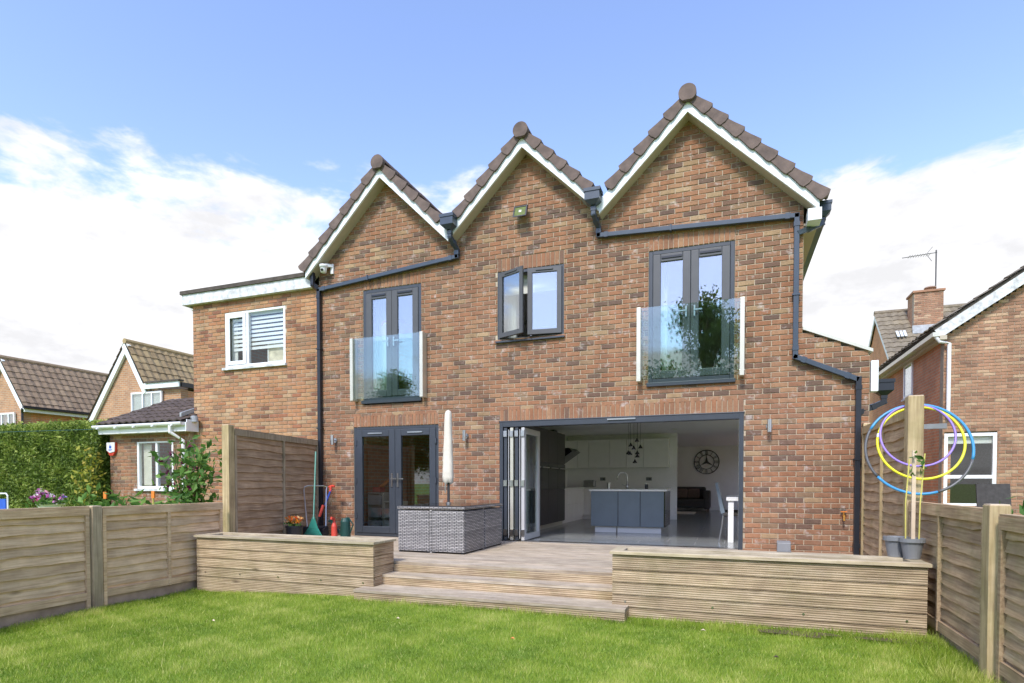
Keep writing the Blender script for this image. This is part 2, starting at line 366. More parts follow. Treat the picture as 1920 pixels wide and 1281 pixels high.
# ------------------------------------------------------------------ brick walls
def brick_verts(l, h, d, U, Nn, bev=.004, jit=0):
    U = Vector(U); Nn = Vector(Nn); Z = Vector((0, 0, 1)); vs = []
    for (a, b, k) in ((0, 0, 0), (0, 0, 1), (bev, bev, 2)):
        off = (0, d-bev, d)[k]
        for (p, q) in ((-1, -1), (1, -1), (1, 1), (-1, 1)):
            vs.append(U*p*(l/2-a)+Z*q*(h/2-b)+Nn*off)
    fs = [(8, 9, 10, 11)]
    for i in range(4):
        j = (i+1) % 4; fs += [(i, j, 4+j, 4+i), (4+i, 4+j, 8+j, 8+i)]
    if U.cross(Z).dot(Nn) < 0: fs = [f[::-1] for f in fs]
    return vs, fs
def brick_wall(root, O, U, Nn, z0, z1, intervals, mat, mortar, n_ind, thick=.24, name='brick', seed=1, wall_name='wall', pitch=.075):
    """stretcher-bond bricks proud of a mortar core. O origin of u, U run direction, Nn outward normal."""
    rnd = random.Random(seed); O = Vector(O); U = Vector(U); Nn = Vector(Nn)
    core = MB(); bricks = []
    rows = int(math.ceil((z1-z0)/pitch))
    for r in range(rows):
        za = z0+r*pitch; zb = za+pitch
        for (a, b) in intervals(za+pitch*.5):
            if b-a < .01: continue
            p, q = O+U*a, O+U*b
            corn = [p-Nn*.010, q-Nn*.010, q-Nn*thick, p-Nn*thick]
            core.add([(c.x, c.y, za) for c in corn]+[(c.x, c.y, zb) for c in corn], [(0,3,2,1),(4,5,6,7),(0,1,5,4),(1,2,6,5),(2,3,7,6),(3,0,4,7)])
            off = .1125*(r % 2)+rnd.uniform(-.006, .006); k0 = math.floor((a-off)/.225)
            k = k0
            while True:
                s0 = off+k*.225; s1 = s0+.225; k += 1
                if s0 >= b-.02: break
                s0c, s1c = max(s0, a-.002), min(s1, b+.002)
                if s1c-s0c < .04: continue
                full = (s1c-s0c) > .22
                bricks.append(((s0c+s1c)/2, s1c-s0c-.012, za+pitch/2, full))
    # the bricks nearest the camera become objects of their own
    fulls = [b for b in bricks if b[3]]
    def dist(b): return (O+U*b[0]+Vector((0, 0, b[2]))-CAMP).length
    fulls.sort(key=dist); single = set(id(b) for b in fulls[:n_ind])
    rest = MB(); variants = []
    for i in range(18):
        m = MB(); vs, fs = brick_verts(.2135+rnd.uniform(-.002, .002), .064+rnd.uniform(-.0015, .0015), .020, U, Nn)
        R = Matrix.Rotation(rnd.uniform(-.006, .006), 3, Nn); m.add([R @ v for v in vs], fs, (i+.5)/18); variants.append(m.mesh(name, mat))
    for b in bricks:
        c = O+U*b[0]+Vector((0, 0, b[2]))-Nn*(.020+rnd.uniform(0, .004)-.002)
        if id(b) in single:
            inst(name, rnd.choice(variants), c, root)
        else:
            vs, fs = brick_verts(b[1], .064+rnd.uniform(-.0015, .0015), .020, U, Nn)
            R = Matrix.Rotation(rnd.uniform(-.006, .006), 3, Nn)
            rest.add([R @ v + c for v in vs], fs, rnd.random())
    core.build(wall_name, mortar, root)
    if rest.v: rest.build(name+'work', mat, root, kind='stuff')
def subtract(base, holes, z):
    out = list(base)
    for (x0, x1, za, zb) in holes:
        if za <= z <= zb:
            nx = []
            for a, b in out:
                if x1 <= a or x0 >= b: nx.append((a, b)); continue
                if x0 > a: nx.append((a, x0))
                if x1 < b: nx.append((x1, b))
            out = nx
    return out
def soldiers(root, x0, x1, z0, mat, y=0., h=.215):
    n = max(1, round((x1-x0)/.075)); wd = (x1-x0)/n
    for i in range(n):
        m = MB(); vs, fs = brick_verts(wd-.010, h-.006, .020, (1, 0, 0), (0, -1, 0))
        m.add(vs, fs, random.random()*.8)
        inst('soldier_brick', m.mesh('soldier_brick', mat), (x0+wd*(i+.5), y+.020+random.uniform(-.002, .002), z0+h/2), root)
    MB().box(x0, x1, y+.011, y+.22, z0-.001, z0+h).build('lintel_core', 'mortar', root)

# ================================================================== ground
def lawn_z(x, y):
    s = min(max((-3.6-x)/3.2, 0), 1); return -.11*s*s*(3-2*s)
def ground():
    xs = [-900, -200, -60, -25, -12]+list(np.linspace(-9, 3, 49))+[6, 12, 25, 60, 200, 900]
    ys = [-900, -200, -60, -25, -14]+list(np.linspace(-10, 0, 41))+[3, 8, 16, 30, 60, 200, 1500]
    m = MB(); nx = len(xs)
    vs = [(x, y, lawn_z(x, y)+(.012*math.sin(x*1.9+y)*math.sin(y*2.3) if -9 < x < 3 and -10 < y < -3.4 else 0)) for y in ys for x in xs]
    fs = [(j*nx+i, j*nx+i+1, (j+1)*nx+i+1, (j+1)*nx+i) for j in range(len(ys)-1) for i in range(nx-1)]
    m.add(vs, fs); return struct(m.build('lawn_ground', 'lawn', smooth=True))
ground()
def grass():
    def blades(n, x0, x1, y0, y1, hmin, hmax, wd):
        x = RNG.uniform(x0, x1, n); y = RNG.uniform(y0, y1, n)
        patch = .7*np.sin(x*2.1+np.sin(y*1.7)*1.3)*np.sin(y*2.7+np.sin(x*1.3))+.6*np.sin(x*6.3+y*4.1)*np.sin(y*7.7-x*3.0)+.6*np.sin(x*13+np.sin(y*9)*2)*np.sin(y*15-x*4)
        z = np.array([lawn_z(a, b) for a, b in zip(x, y)])+.012*np.sin(x*1.9+y)*np.sin(y*2.3)-.004
        h = RNG.uniform(hmin, hmax, n)*(1+.22*patch); a = RNG.uniform(0, 2*np.pi, n); lean = RNG.uniform(.1, .95, n)*h; la = RNG.uniform(0, 2*np.pi, n)
        ww = RNG.uniform(.6, 1.3, n)*wd
        P = np.zeros((n, 3, 3))
        P[:, 0] = np.stack([x-np.cos(a)*ww, y-np.sin(a)*ww, z], 1); P[:, 1] = np.stack([x+np.cos(a)*ww, y+np.sin(a)*ww, z], 1)
        P[:, 2] = np.stack([x+np.cos(la)*lean, y+np.sin(la)*lean, z+h], 1)
        t = np.clip(.37+.28*patch+RNG.normal(0, .19, n), 0, 1); t = np.where(RNG.random(n) < .05, 1.0, t)
        return P.reshape(-1, 3), t
    A = [blades(430000, -6.85, 1.75, -7.3, -3.28, .016, .046, .0022), blades(50000, -6.85, 1.75, -9.5, -7.3, .02, .045, .003),
         blades(9000, -4.1, 1.7, -3.62, -3.30, .04, .085, .0028), blades(2600, -6.8, 1.7, -7.2, -3.4, .05, .085, .003), blades(9000, 1.35, 1.72, -6.3, -3.3, .04, .10, .0028), blades(9000, -6.85, -6.5, -6.3, -3.3, .03, .07, .0028)]
    V = np.concatenate([a[0] for a in A]); T = np.concatenate([a[1] for a in A]).astype(np.float32); n = len(T)
    me = bpy.data.meshes.new('grass'); me.vertices.add(3*n); me.vertices.foreach_set('co', V.astype(np.float32).ravel())
    me.loops.add(3*n); me.loops.foreach_set('vertex_index', np.arange(3*n, dtype=np.int32))
    me.polygons.add(n); me.polygons.foreach_set('loop_start', np.arange(0, 3*n, 3, dtype=np.int32))
    me.materials.append(MATS['grass_blade']); me.update(calc_edges=True)
    a = me.attributes.new('tint', 'FLOAT', 'FACE'); a.data.foreach_set('value', T)
    o = bpy.data.objects.new('grass', me); C.objects.link(o); o['kind'] = 'stuff'; o['label'] = 'short bright green mown grass of the back lawn'
grass()

# ================================================================== main house
house = thing('house', 'red brick house with three steep gables and an open folding door', 'house', (-3.2, 0, 0))
GAB = [(-5.83, -7.33, -4.48), (-3.16, -4.48, -1.90), (-.60, -1.90, .965)]   # apex, left, right
SZ, SL = 6.76, .975
OPEN = {'w1': (-6.346, -5.134, 2.83, 4.90), 'w2': (-3.675, -2.519, 3.735, 4.90), 'w3': (-1.174, .064, 2.85, 4.905), 'fd': (-6.568, -4.797, .30, 2.39), 'bf': (-3.634, .205, .30, 2.38)}
def main_iv(z):
    if z < 3.125: base = [(-7.33, 1.80)]
    elif z < 3.50: base = [(-7.33, 1.80-(z-3.125)/(3.50-3.125)*(1.80-.965))]
    elif z < 5.0: base = [(-7.33, .965)]
    else:
        base = []
        for xa, l, r in GAB:
            hw = (SZ+.10-z)/SL
            if hw > .02:
                a, b = max(l, xa-hw), min(r, xa+hw)
                if base and a <= base[-1][1]+.001: base[-1] = (base[-1][0], b)
                else: base.append((a, b))
    holes = []
    for k, (x0, x1, za, zb) in OPEN.items(): holes.append((x0, x1, za, zb+.215))
    return subtract(base, holes, z)
brick_wall(house, (0, 0, 0), (1, 0, 0), (0, -1, 0), -.055, 6.86, main_iv, 'brick_red', 'mortar', 300, seed=3)
for k, (x0, x1, za, zb) in OPEN.items(): soldiers(house, x0, x1, zb, 'brick_red')
# side and rear walls, hidden from the camera, closing the house around the added openings
m = MB(); m.box(-7.33, -7.09, .242, 13.4, 0, 5.2); m.box(.725, .964, .242, 13.4, 2.9, 5.2); m.box(1.56, 1.80, .242, 1.2, 0, 2.9); m.box(1.56, 1.80, 6.2, 7.6, 0, 2.9); m.box(1.56, 1.80, 12.2, 13.4, 0, 2.9); m.box(1.56, 1.80, 1.2, 6.2, 2.5, 2.9); m.box(1.56, 1.80, 7.6, 12.2, 2.5, 2.9)
m.box(-7.33, -4.2, 13.4, 13.64, 0, 5.2); m.box(-4.2, -2.3, 13.4, 13.64, 0, .8); m.box(-4.2, -2.3, 13.4, 13.64, 2.5, 5.2); m.box(-2.3, 1.80, 13.4, 13.64, 0, 5.2)
m.build('side_wall', 'far_brick_y', house)
for ya, yb in ((.242, .8), (6, 7), (12, 13.3)):
    m = MB(); m.prism([(.965, ya, 2.79), (1.80, ya, 2.79), (1.80, ya, 3.10), (.965, ya, 3.47)], (0, yb-ya, 0)); m.build('wing_roof', 'felt_dark', house)
for ya, yb in ((.8, 6), (7, 12)):
    m = MB(); m.prism([(.965, ya, 3.45), (1.80, ya, 3.08), (1.80, ya, 3.09), (.965, ya, 3.46)], (0, yb-ya, 0)); m.build('added_rooflight', 'glass_door', house)  # roof glazing added out of view to bring daylight into the kitchen
m = MB(); m.prism([(.966, -.03, 3.515), (1.83, -.03, 3.135), (1.83, -.03, 3.18), (.966, -.03, 3.56)], (0, .3, 0)); m.build('coping', 'alu_pale', house)
# roofs
def roof():
    for gi, (xa, l, r) in enumerate(GAB):
        r_end = 1.13 if gi == 2 else r; l_end = -7.45 if gi == 0 else l
        for sgn, xe in ((-1, l_end), (1, r_end)):
            hw = abs(xe-xa); d = Vector((sgn, 0, -SL)).normalized(); nrm = Vector((sgn*SL, 0, 1)).normalized()
            top = Vector((xa, 0, SZ+.20))
            ln = hw/abs(d.x)
            # structural slope
            a = top; b = top+d*ln
            m = MB(); m.prism([(a.x, -.12, a.z), (b.x, -.12, b.z), (b.x, -.12, b.z-.10), (a.x, -.12, a.z-.10)], (0, 13.6, 0)); m.build('roof_slope', 'felt_dark', house)
            nrow = max(3, int(round(ln/.31)))
            step = ln/nrow
            m = MB()
            for i in range(nrow):
                p = top+d*(step*i-.02)+nrm*.035; q = top+d*(step*(i+1)+.03)+nrm*.075
                m.prism([(p.x, -.10, p.z), (q.x, -.10, q.z), (q.x-nrm.x*.03, -.10, q.z-nrm.z*.03), (p.x-nrm.x*.03, -.10, p.z-nrm.z*.03)], (0, 13.6, 0))
            m.build('roof_tile_courses', 'tile_brown', house)
            # verge caps, one object each
            last = nrow if (gi == 0 and sgn == -1) or (gi == 2 and sgn == 1) else nrow-1
            for i in range(last):
                p = top+d*(step*i+.045); q = top+d*(step*(i+1)+.075)
                pts = []
                lo = -.05; hi = .098
                prof = [(0, lo+.012, hi-.03), (.5, lo+.002, hi-.012), (.85, lo-.012, hi+.006), (1, lo-.004, hi+.012)]
                up = [p+(q-p)*f+nrm*h for f, _, h in prof]; dn = [p+(q-p)*f+nrm*g for f, g, _ in prof]
                end = [q+d*.018+nrm*(.075), q+d*.022+nrm*.02]
                ys = [-.262, -.268, -.274, -.277]; pts = [(v.x, y_, v.z) for v, y_ in zip(up+end+dn[::-1], ys+[-.278, -.278]+ys[::-1])]
                m = MB(); m.prism(pts, (0, .06, 0))
                m.prism([(v.x, -.2010, v.z) for v in [up[0], up[-1], up[-1]-nrm*.03, up[0]-nrm*.03]], (0, .2, 0))
                m.build('verge_tile', 'tile_brown', house)
            # bargeboard and soffit
            m = MB(); e = 1.0
            bl = top+d*ln
            A = Vector((xa, 0, SZ+.20)); B = bl
            m.prism([(A.x, -.235, A.z-.005), (B.x, -.235, B.z-.005), (B.x, -.235, B.z-.20), (A.x, -.235, A.z-.20)], (0, .035, 0))
            m.build('bargeboard', 'fascia_white', house)
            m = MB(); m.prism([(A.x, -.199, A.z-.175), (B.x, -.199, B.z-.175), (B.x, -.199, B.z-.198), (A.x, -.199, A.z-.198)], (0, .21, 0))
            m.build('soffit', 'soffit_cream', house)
        # ridge tiles and round end cap
        zr = SZ+.20
        m = MB(); n = 12; ring = [(xa+.12*math.cos(math.pi*(k/n)), zr+.035+.12*math.sin(math.pi*(k/n))) for k in range(n+1)]
        for j in range(30):
            y0 = -.25+j*.455; m.prism([(x, y0, z+(.006 if j % 2 else 0)) for x, z in ring], (0, .45, 0))
        m.build('ridge_tile', 'tile_brown', house)
        m = MB(); pts = [(xa+.125*math.cos(a), -.315, zr+.03+.125*math.sin(a)) for a in [math.radians(-40+260*k/22) for k in range(23)]]
        pts += [(xa-.07, -.315, zr-.075), (xa+.07, -.315, zr-.075)]
        m.prism(pts, (0, .07, 0)); m.build('ridge_end_cap', 'tile_brown', house)
roof()
# box ends of the eaves
m = MB(); m.box(.99, 1.16, -.238, .0, 4.94, 5.10); m.build('eave_box', 'fascia_white', house)
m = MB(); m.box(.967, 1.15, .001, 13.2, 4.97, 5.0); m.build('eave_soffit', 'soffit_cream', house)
m = MB(); m.box(1.13, 1.15, .001, 13.2, 5.0, 5.16); m.build('eave_fascia', 'soffit_cream', house)
# rainwater goods
def pipe(pts, name='downpipe', mat='pipe_grey', wdt=.068):
    m = MB()
    for a, b in zip(pts[:-1], pts[1:]):
        a, b = Vector(a), Vector(b); d = (b-a).normalized(); m.bar(a-d*wdt*.45, b+d*wdt*.45, wdt, wdt)
    o = m.build(name, mat, house, bevel=.006)
    k = MB()
    for a, b in zip(pts[:-1], pts[1:]):
        a, b = Vector(a), Vector(b); d = (b-a).normalized(); ln = (b-a).length
        for t in ([.12, ln-.12] if ln > .6 else [ln/2]):
            c = a+d*t; MB().bar(c-d*.03, c+d*.03, wdt+.012, wdt+.012).build('pipe_collar', mat, o)
        q = 1.1
        while q < ln-.4:
            c = a+d*q; MB().bar(c-d*.012, c+d*.012, wdt+.03, wdt+.022).build('pipe_clip', mat, o); q += 1.5
PY = -.055
pipe([(-7.285, PY, 4.99), (-7.285, PY, .37)], mat='black_plastic')
pipe([(-7.285, PY, 5.0), (-4.40, PY, 5.235), (-4.40, PY, 5.36), (-4.43, -.26, 5.50), (-4.43, -.27, 5.64)])
pipe([(-1.975, -.27, 5.64), (-1.975, -.27, 5.48), (-1.94, PY, 5.36), (-1.94, PY, 5.235), (.87, PY, 5.10), (.87, PY, 3.13), (1.63, PY, 2.775)])
pipe([(1.655, PY, 2.775), (1.655, PY, .37)], mat='black_plastic')
pipe([(.90, PY, 4.86), (1.20, .10, 5.0), (1.205, .10, 5.16)])
pipe([(-7.36, -.14, 5.36), (-7.36, -.14, 5.08), (-7.31, PY, 5.02)], mat='black_plastic')
pipe([(1.70, .02, 2.33), (2.0, .16, 2.47), (2.0, .16, 2.62)], mat='black_plastic')
def hopper(x, y, z, s=1.0, mat='pipe_grey'):
    m = MB(); w_ = .115*s; h = .17*s
    for (a, b, za, zb) in ((w_, w_*.9, z, z+h*.7), (w_*1.12, w_, z+h*.7, z+h)): m.box(x-a, x+a, y-b, y+b, za, zb)
    m.add([(x-.04, y-.04, z-.06), (x+.04, y-.04, z-.06), (x+.04, y+.04, z-.06), (x-.04, y+.04, z-.06), (x-w_, y-w_*.9, z), (x+w_, y-w_*.9, z), (x+w_, y+w_*.9, z), (x-w_, y+w_*.9, z)], [(0,1,5,4),(1,2,6,5),(2,3,7,6),(3,0,4,7),(3,2,1,0)])
    m.build('rain_hopper', mat, house)
hopper(-4.43, -.30, 5.66); hopper(-1.975, -.30, 5.66); hopper(1.215, .08, 5.14, .8); hopper(2.0, .16, 2.62, .9, 'black_plastic'); hopper(-7.44, -.15, 5.40, .5, 'black_plastic')
m = MB(); m.box(1.165, 1.27, .2, 13, 5.09, 5.18); m.build('gutter', 'pipe_grey', house)
for gx in (-4.48, -1.90):
    m = MB(); m.prism([(gx-.30, -.2, 5.80), (gx, -.2, 5.60), (gx+.30, -.2, 5.80), (gx, -.2, 5.56)], (0, 13, 0)); m.build('valley_lead', 'lead', house)
m = MB(); m.box(1.81, 1.90, -.02, .12, 2.60, 3.02); m.build('meter_box', 'upvc_white', house, bevel=.008)

# unseen side doors, added to let daylight into the open-plan room
for ya, yb in ((1.2, 6.2), (7.6, 12.2)):
    m = MB(); m.box(1.62, 1.70, ya, ya+.06, .37, 2.5); m.box(1.62, 1.70, yb-.06, yb, .37, 2.5); m.box(1.62, 1.70, (ya+yb)/2-.04, (ya+yb)/2+.04, .37, 2.5); sdw = m.build('added_side_glazing', 'anthracite', house)
    m = MB(); m.box(1.655, 1.663, ya+.06, ya+.9, .37, 2.5); m.build('pane', 'glass_door', sdw)
MB().box(-4.2, -2.3, 13.5, 13.508, .8, 2.5).build('added_window_pane', 'glass_door', house)  # window added behind the partition to brighten the living area
# ---- windows and doors (parts of the house)
def frame(m, x0, x1, z0, z1, y0, y1, b):
    m.box(x0, x0+b, y0, y1, z0, z1); m.box(x1-b, x1, y0, y1, z0, z1); m.box(x0+b, x1-b, y0, y1, z0, z0+b); m.box(x0+b, x1-b, y0, y1, z1-b, z1)
def sash(part_, x0, x1, z0, z1, y, mat, gl, b=.085, vent=True, name='sash'):
    m = MB(); frame(m, x0, x1, z0, z1, y, y+.06, b)
    s = m.build(name, mat, part_, bevel=.008)
    m = MB(); m.box(x0+b-.004, x1-b+.004, y+.026, y+.034, z0+b-.004, z1-b+.004); m.build('pane', gl, part_)
    if vent:
        m = MB(); cxm = (x0+x1)/2; wv = (x1-x0)*.27; m.box(cxm-wv, cxm+wv, y-.014, y-.0005, z1-b*.62, z1-b*.36); m.build('trickle_vent', 'black_plastic' if mat != 'anthracite' else 'steel', part_)
    return s
def juliet(x0, x1, z0, z1, room):
    m = MB(); frame(m, x0, x1, z0+.04, z1, .015, .11, .062); p = m.build('juliet_door', 'anthracite', house, bevel=.006)
    mid = (x0+x1)/2
    sash(p, x0+.065, mid-.002, z0+.105, z1-.065, .004, 'anthracite_warm', 'glass_window', .115); sash(p, mid+.002, x1-.065, z0+.105, z1-.065, .004, 'anthracite_warm', 'glass_window', .115)
    m = MB(); m.box(x0-.02, x1+.02, -.05, .10, z0-.02, z0+.038); m.build('sill', 'anthracite', p, bevel=.006)
    for s in (-1, 1):
        m = MB(); m.bar((mid+s*.06, -.03, z0+1.0), (mid+s*.06, -.03, z0+1.16), .022, .012); m.bar((mid+s*.06, -.045, z0+1.09), (mid+s*.17, -.045, z0+1.09), .014, .018); m.bar((mid+s*.06, -.045, z0+1.09), (mid+s*.06, .0, z0+1.09), .014, .014)
        m.build('door_handle', 'steel', p)
    return p
j1 = juliet(*OPEN['w1'], 1); j2 = juliet(*OPEN['w3'], 2)
# casement window with both sashes ajar
x0, x1, z0, z1 = OPEN['w2']
m = MB(); frame(m, x0, x1, z0, z1, .012, .085, .05); win = m.build('casement_window', 'anthracite', house, bevel=.005)
m = MB(); m.box(x0-.02, x1+.02, -.05, .08, z0-.03, z0-.001); m.build('sill', 'anthracite', win, bevel=.005)
def hinged(hx, wd, ang, sgn):
    m = MB(); g = MB(); b = .075; za, zb = z0+.055, z1-.035
    def P(u, v, z): # u along sash, v thickness
        a = ang; return (hx+sgn*(u*math.cos(a))-sgn*0, .0-u*math.sin(a)+v*math.cos(a)-.02, z)
    def bx_(mb, u0, u1, v0, v1, za_, zb_): mb.add([P(u0,v0,za_),P(u1,v0,za_),P(u1,v1,za_),P(u0,v1,za_),P(u0,v0,zb_),P(u1,v0,zb_),P(u1,v1,zb_),P(u0,v1,zb_)], [(0,3,2,1),(4,5,6,7),(0,1,5,4),(1,2,6,5),(2,3,7,6),(3,0,4,7)])
    bx_(m, 0, b, 0, .055, za, zb); bx_(m, wd-b, wd, 0, .055, za, zb); bx_(m, b, wd-b, 0, .055, za, za+b); bx_(m, b, wd-b, 0, .055, zb-b, zb)
    bx_(m, wd*.25, wd*.75, -.016, -.001, zb-b*.6, zb-b*.3)
    bx_(g, b-.003, wd-b+.003, .024, .031, za+b-.003, zb-b+.003)
    m.build('sash', 'anthracite_warm', win); g.build('pane', 'glass_window', win)
hinged(x0+.035, .545, math.radians(24), 1); hinged(x1-.035, .56, math.radians(7), -1)
m = MB(); m.tube([(x0+.57, -.02, z0+.03), (x0+.63, -.1, z0+.03)], .008, 6); m.build('window_stay', 'steel', win)
# french door
x0, x1, z0, z1 = -6.568, -4.797, .37, 2.39
m = MB(); frame(m, x0, x1, z0, z1, .015, .10, .055); fd = m.build('french_door', 'anthracite', house, bevel=.005)
mid = (x0+x1)/2
for a, b in ((x0+.057, mid-.002), (mid+.002, x1-.057)):
    m = MB(); frame(m, a, b, z0+.057, z1-.057, .0, .065, .125); s = m.build('door_leaf', 'anthracite', fd, bevel=.008)
    m = MB(); m.box(a+.12, b-.12, .028, .036, z0+.178, z1-.178); m.build('pane', 'glass_door', fd)
    m = MB(); m.box((a+b)/2-.15, (a+b)/2+.15, -.016, -.0005, z1-.135, z1-.112); m.build('trickle_vent', 'steel', fd)
for s in (-1, 1):
    m = MB(); xh = mid+s*.062; m.box(xh-.016, xh+.016, -.012, -.0005, 1.28, 1.53); m.bar((xh, -.05, 1.43), (xh+s*.14*(-1 if s > 0 else 1)*(-1), -.05, 1.43), .016, .02); m.bar((xh, -.05, 1.43), (xh, 0, 1.43), .016, .016)
    m.build('door_handle', 'steel', fd)
for zc in (.75, 1.4, 2.1):
    for xh in (x0+.055, x1-.055):
        m = MB(); m.box(xh-.018, xh+.018, -.012, .012, zc-.05, zc+.05); m.build('hinge', 'anthracite', fd)
# folding door
x0, x1, z0, z1 = -3.634, .205, .37, 2.38
m = MB(); m.box(x0, x0+.06, -.01, .12, z0, z1); m.box(x1-.065, x1, -.01, .12, z0, z1); m.box(x0+.06, x1-.065, -.01, .12, z1-.085, z1); m.box(x0-.012, x1+.012, -.016, .01, z1-.0, z1+.018)
bf = m.build('folding_door', 'anthracite', house, bevel=.004)
m = MB(); m.box(x1-.066, x1-.056, .0, .122, z0, z1-.086); m.build('inner_jamb', 'alu_pale', bf)
m = MB(); m.box(-1.80, -1.36, -.030, -.012, z1-.034, z1-.012); m.build('trickle_vent', 'steel', bf)
m = MB(); m.box(x0+.06, x1-.065, -.02, .13, z0-.02, z0+.012); m.build('threshold', 'steel', bf)
for i, (px, mt) in enumerate(((-3.53, 'anthracite'), (-3.42, 'alu_pale'), (-3.33, 'anthracite'), (-3.22, 'panel_grey'))):
    m = MB(); ya, yb, za, zb, b = .0, .86, z0+.02, z1-.10, .095
    for (q0, q1, r0, r1) in ((ya, ya+b, za, zb), (yb-b, yb, za, zb), (ya+b, yb-b, za, za+b), (ya+b, yb-b, zb-b, zb)): m.box(px-.028, px+.028, q0, q1, r0, r1)
    pn = m.build('folding_panel', mt, bf, bevel=.004)
    m = MB(); m.box(px-.006, px+.006, ya+b-.003, yb-b+.003, za+b-.003, zb-b+.003); m.build('pane', 'glass_door', pn)
    for zc in (.52, 1.35, 2.18): MB().box(px-.03, px+.03, -.022, -.001, zc-.05, zc+.05).build('hinge', 'steel', pn)
m = MB(); m.box(-3.475, -3.465, -.012, -.002, .42, 2.25); m.box(-3.275, -3.265, -.012, -.002, .42, 2.25); m.build('edge_seal', 'panel_grey', bf)
# ---- interior shell
m = MB(); m.box(-4.30, 1.55, .131, 12.9, .30, .372); struct_f = m.build('kitchen_floor', 'floor_tile', house)
m = MB(); m.box(-7.08, -4.32, .131, 5.0, .30, .37); m.build('playroom_floor', 'deck_wood', house)
m = MB(); m.box(-7.08, .96, .243, 13.38, 2.68, 2.78); m.box(.96, 1.55, .243, .8, 2.68, 2.78); m.box(.96, 1.55, 12, 13.38, 2.68, 2.78); m.box(.96, 1.55, 6, 7, 2.68, 2.78); m.build('ceiling', 'ceiling_white', house)
m = MB(); m.box(-4.42, -4.30, .243, 13.3, .373, 2.679); m.box(-4.299, -1.29, 6.92, 7.05, .373, 2.679); m.box(-2.3, 1.55, 12.9, 13.0, .373, 2.679); m.box(-4.299, -2.3, 12.9, 13.0, .373, .8); m.box(-4.299, -2.3, 12.9, 13.0, 2.5, 2.679); m.box(1.45, 1.55, .243, 1.2, .373, 2.679); m.box(1.45, 1.55, 6.2, 7.6, .373, 2.679); m.box(1.45, 1.55, 12.2, 12.89, .373, 2.679); m.box(1.45, 1.55, 1.2, 6.2, 2.5, 2.679); m.box(1.45, 1.55, 7.6, 12.2, 2.5, 2.679); m.box(-7.08, -4.43, 5.0, 5.1, .371, 2.679)
m.build('interior_wall', 'wall_white', house)
m = MB(); m.box(-1.288, 1.449, 12.87, 12.898, .374, .50); m.build('skirting_board', 'white_paint', house)
m = MB(); m.box(-7.08, .72, .243, 13.38, 2.782, 2.80); m.box(-7.08, .72, 4.2, 4.3, 2.80, 5.1); m.box(-4.55, -4.45, .243, 4.2, 2.80, 5.1); m.box(-1.95, -1.85, .243, 4.2, 2.80, 5.1); m.box(-7.08, .72, .243, 4.3, 5.1, 5.15)
m.build('upstairs_wall', 'wall_white', house)
for (xa, xb, zc) in ((-6.30, -5.98, 2.85), (-1.12, -.92, 2.87), (-3.62, -3.45, 3.6)):
    m = MB(); n = 26; pts = []
    for i in range(n+1):
        u = xa+(xb-xa)*i/n; pts.append((u, .33+.03*math.sin(i*1.5)))
    vs = [(a, b, zc) for a, b in pts]+[(a, b, 4.88) for a, b in pts]; m.add(vs, [(i, i+1, n+2+i, n+1+i) for i in range(n)]); m.build('curtain', 'curtain', house, smooth=True)
m = MB(); m.box(-3.60, -2.55, .18, .20, 4.55, 4.86); m.build('roller_blind', 'curtain', house)
# ---- fittings on the wall
def cyl_lamp(x, z, label):
    t = thing('wall_lamp', label, 'wall lamp', (x, 0, z), 'up and down wall lamps')
    m = MB(); m.tube([(x, -.10, z-.09), (x, -.10, z+.09)], .032, 14); m.build('lamp_body', 'steel', t, smooth=False)
    m = MB(); m.tube([(x, -.002, z), (x, -.07, z)], .014, 8); m.tube([(x, -.001, z), (x, -.012, z)], .045, 14); m.build('bracket', 'steel', t)
cyl_lamp(-6.975, 2.16, 'small steel cylinder wall lamp between black downpipe and double glazed door')
cyl_lamp(-4.25, 2.165, 'small steel cylinder wall lamp just right of the folded cream parasol')
cyl_lamp(.545, 2.17, 'small steel cylinder wall lamp right of the wide folding door')
t = thing('floodlight', 'small black square floodlight high on the middle gable', 'floodlight', (-3.215, 0, 5.78))
fx, fz = -3.215, 5.79; m = MB(); tl = .35
def fl(u, v, w_): return (fx+u, -.13+v*math.sin(tl)*.0-w_*math.cos(tl)-(-v)*math.sin(tl)*-1*.0+v*math.sin(tl), fz+v*math.cos(tl)-w_*math.sin(tl))
def flbox(mb, a, b, c, d, e, f): mb.add([fl(a,c,e),fl(b,c,e),fl(b,d,e),fl(a,d,e),fl(a,c,f),fl(b,c,f),fl(b,d,f),fl(a,d,f)], [(0,3,2,1),(4,5,6,7),(0,1,5,4),(1,2,6,5),(2,3,7,6),(3,0,4,7)])
flbox(m, -.115, .115, -.105, .105, -.03, .02); m.build('housing', 'black_plastic', t)
m = MB(); flbox(m, -.115, .115, .085, .105, .0205, .035); flbox(m, -.115, .115, -.105, -.085, .0205, .035); flbox(m, -.115, -.095, -.085, .085, .0205, .035); flbox(m, .095, .115, -.085, .085, .0205, .035); m.build('rim', 'black_plastic', t)
m = MB(); flbox(m, -.094, .094, -.084, .084, .0205, .026); m.build('lens', 'lamp_lens', t)
m = MB(); flbox(m, -.02, .02, -.02, .02, .0265, .030); m.build('diode', 'white_paint', t)
m = MB(); m.bar((fx, -.002, fz-.02), (fx, -.10, fz-.02), .06, .03); m.build('bracket', 'black_plastic', t)
t = thing('security_camera', 'white dome security camera under the left end of the first gable', 'camera', (-7.09, 0, 5.36))
m = MB(); m.box(-7.04, -6.98, -.03, -.001, 5.28, 5.46); m.bar((-7.01, -.02, 5.42), (-7.09, -.12, 5.42), .05, .05); m.build('bracket', 'upvc_white', t)
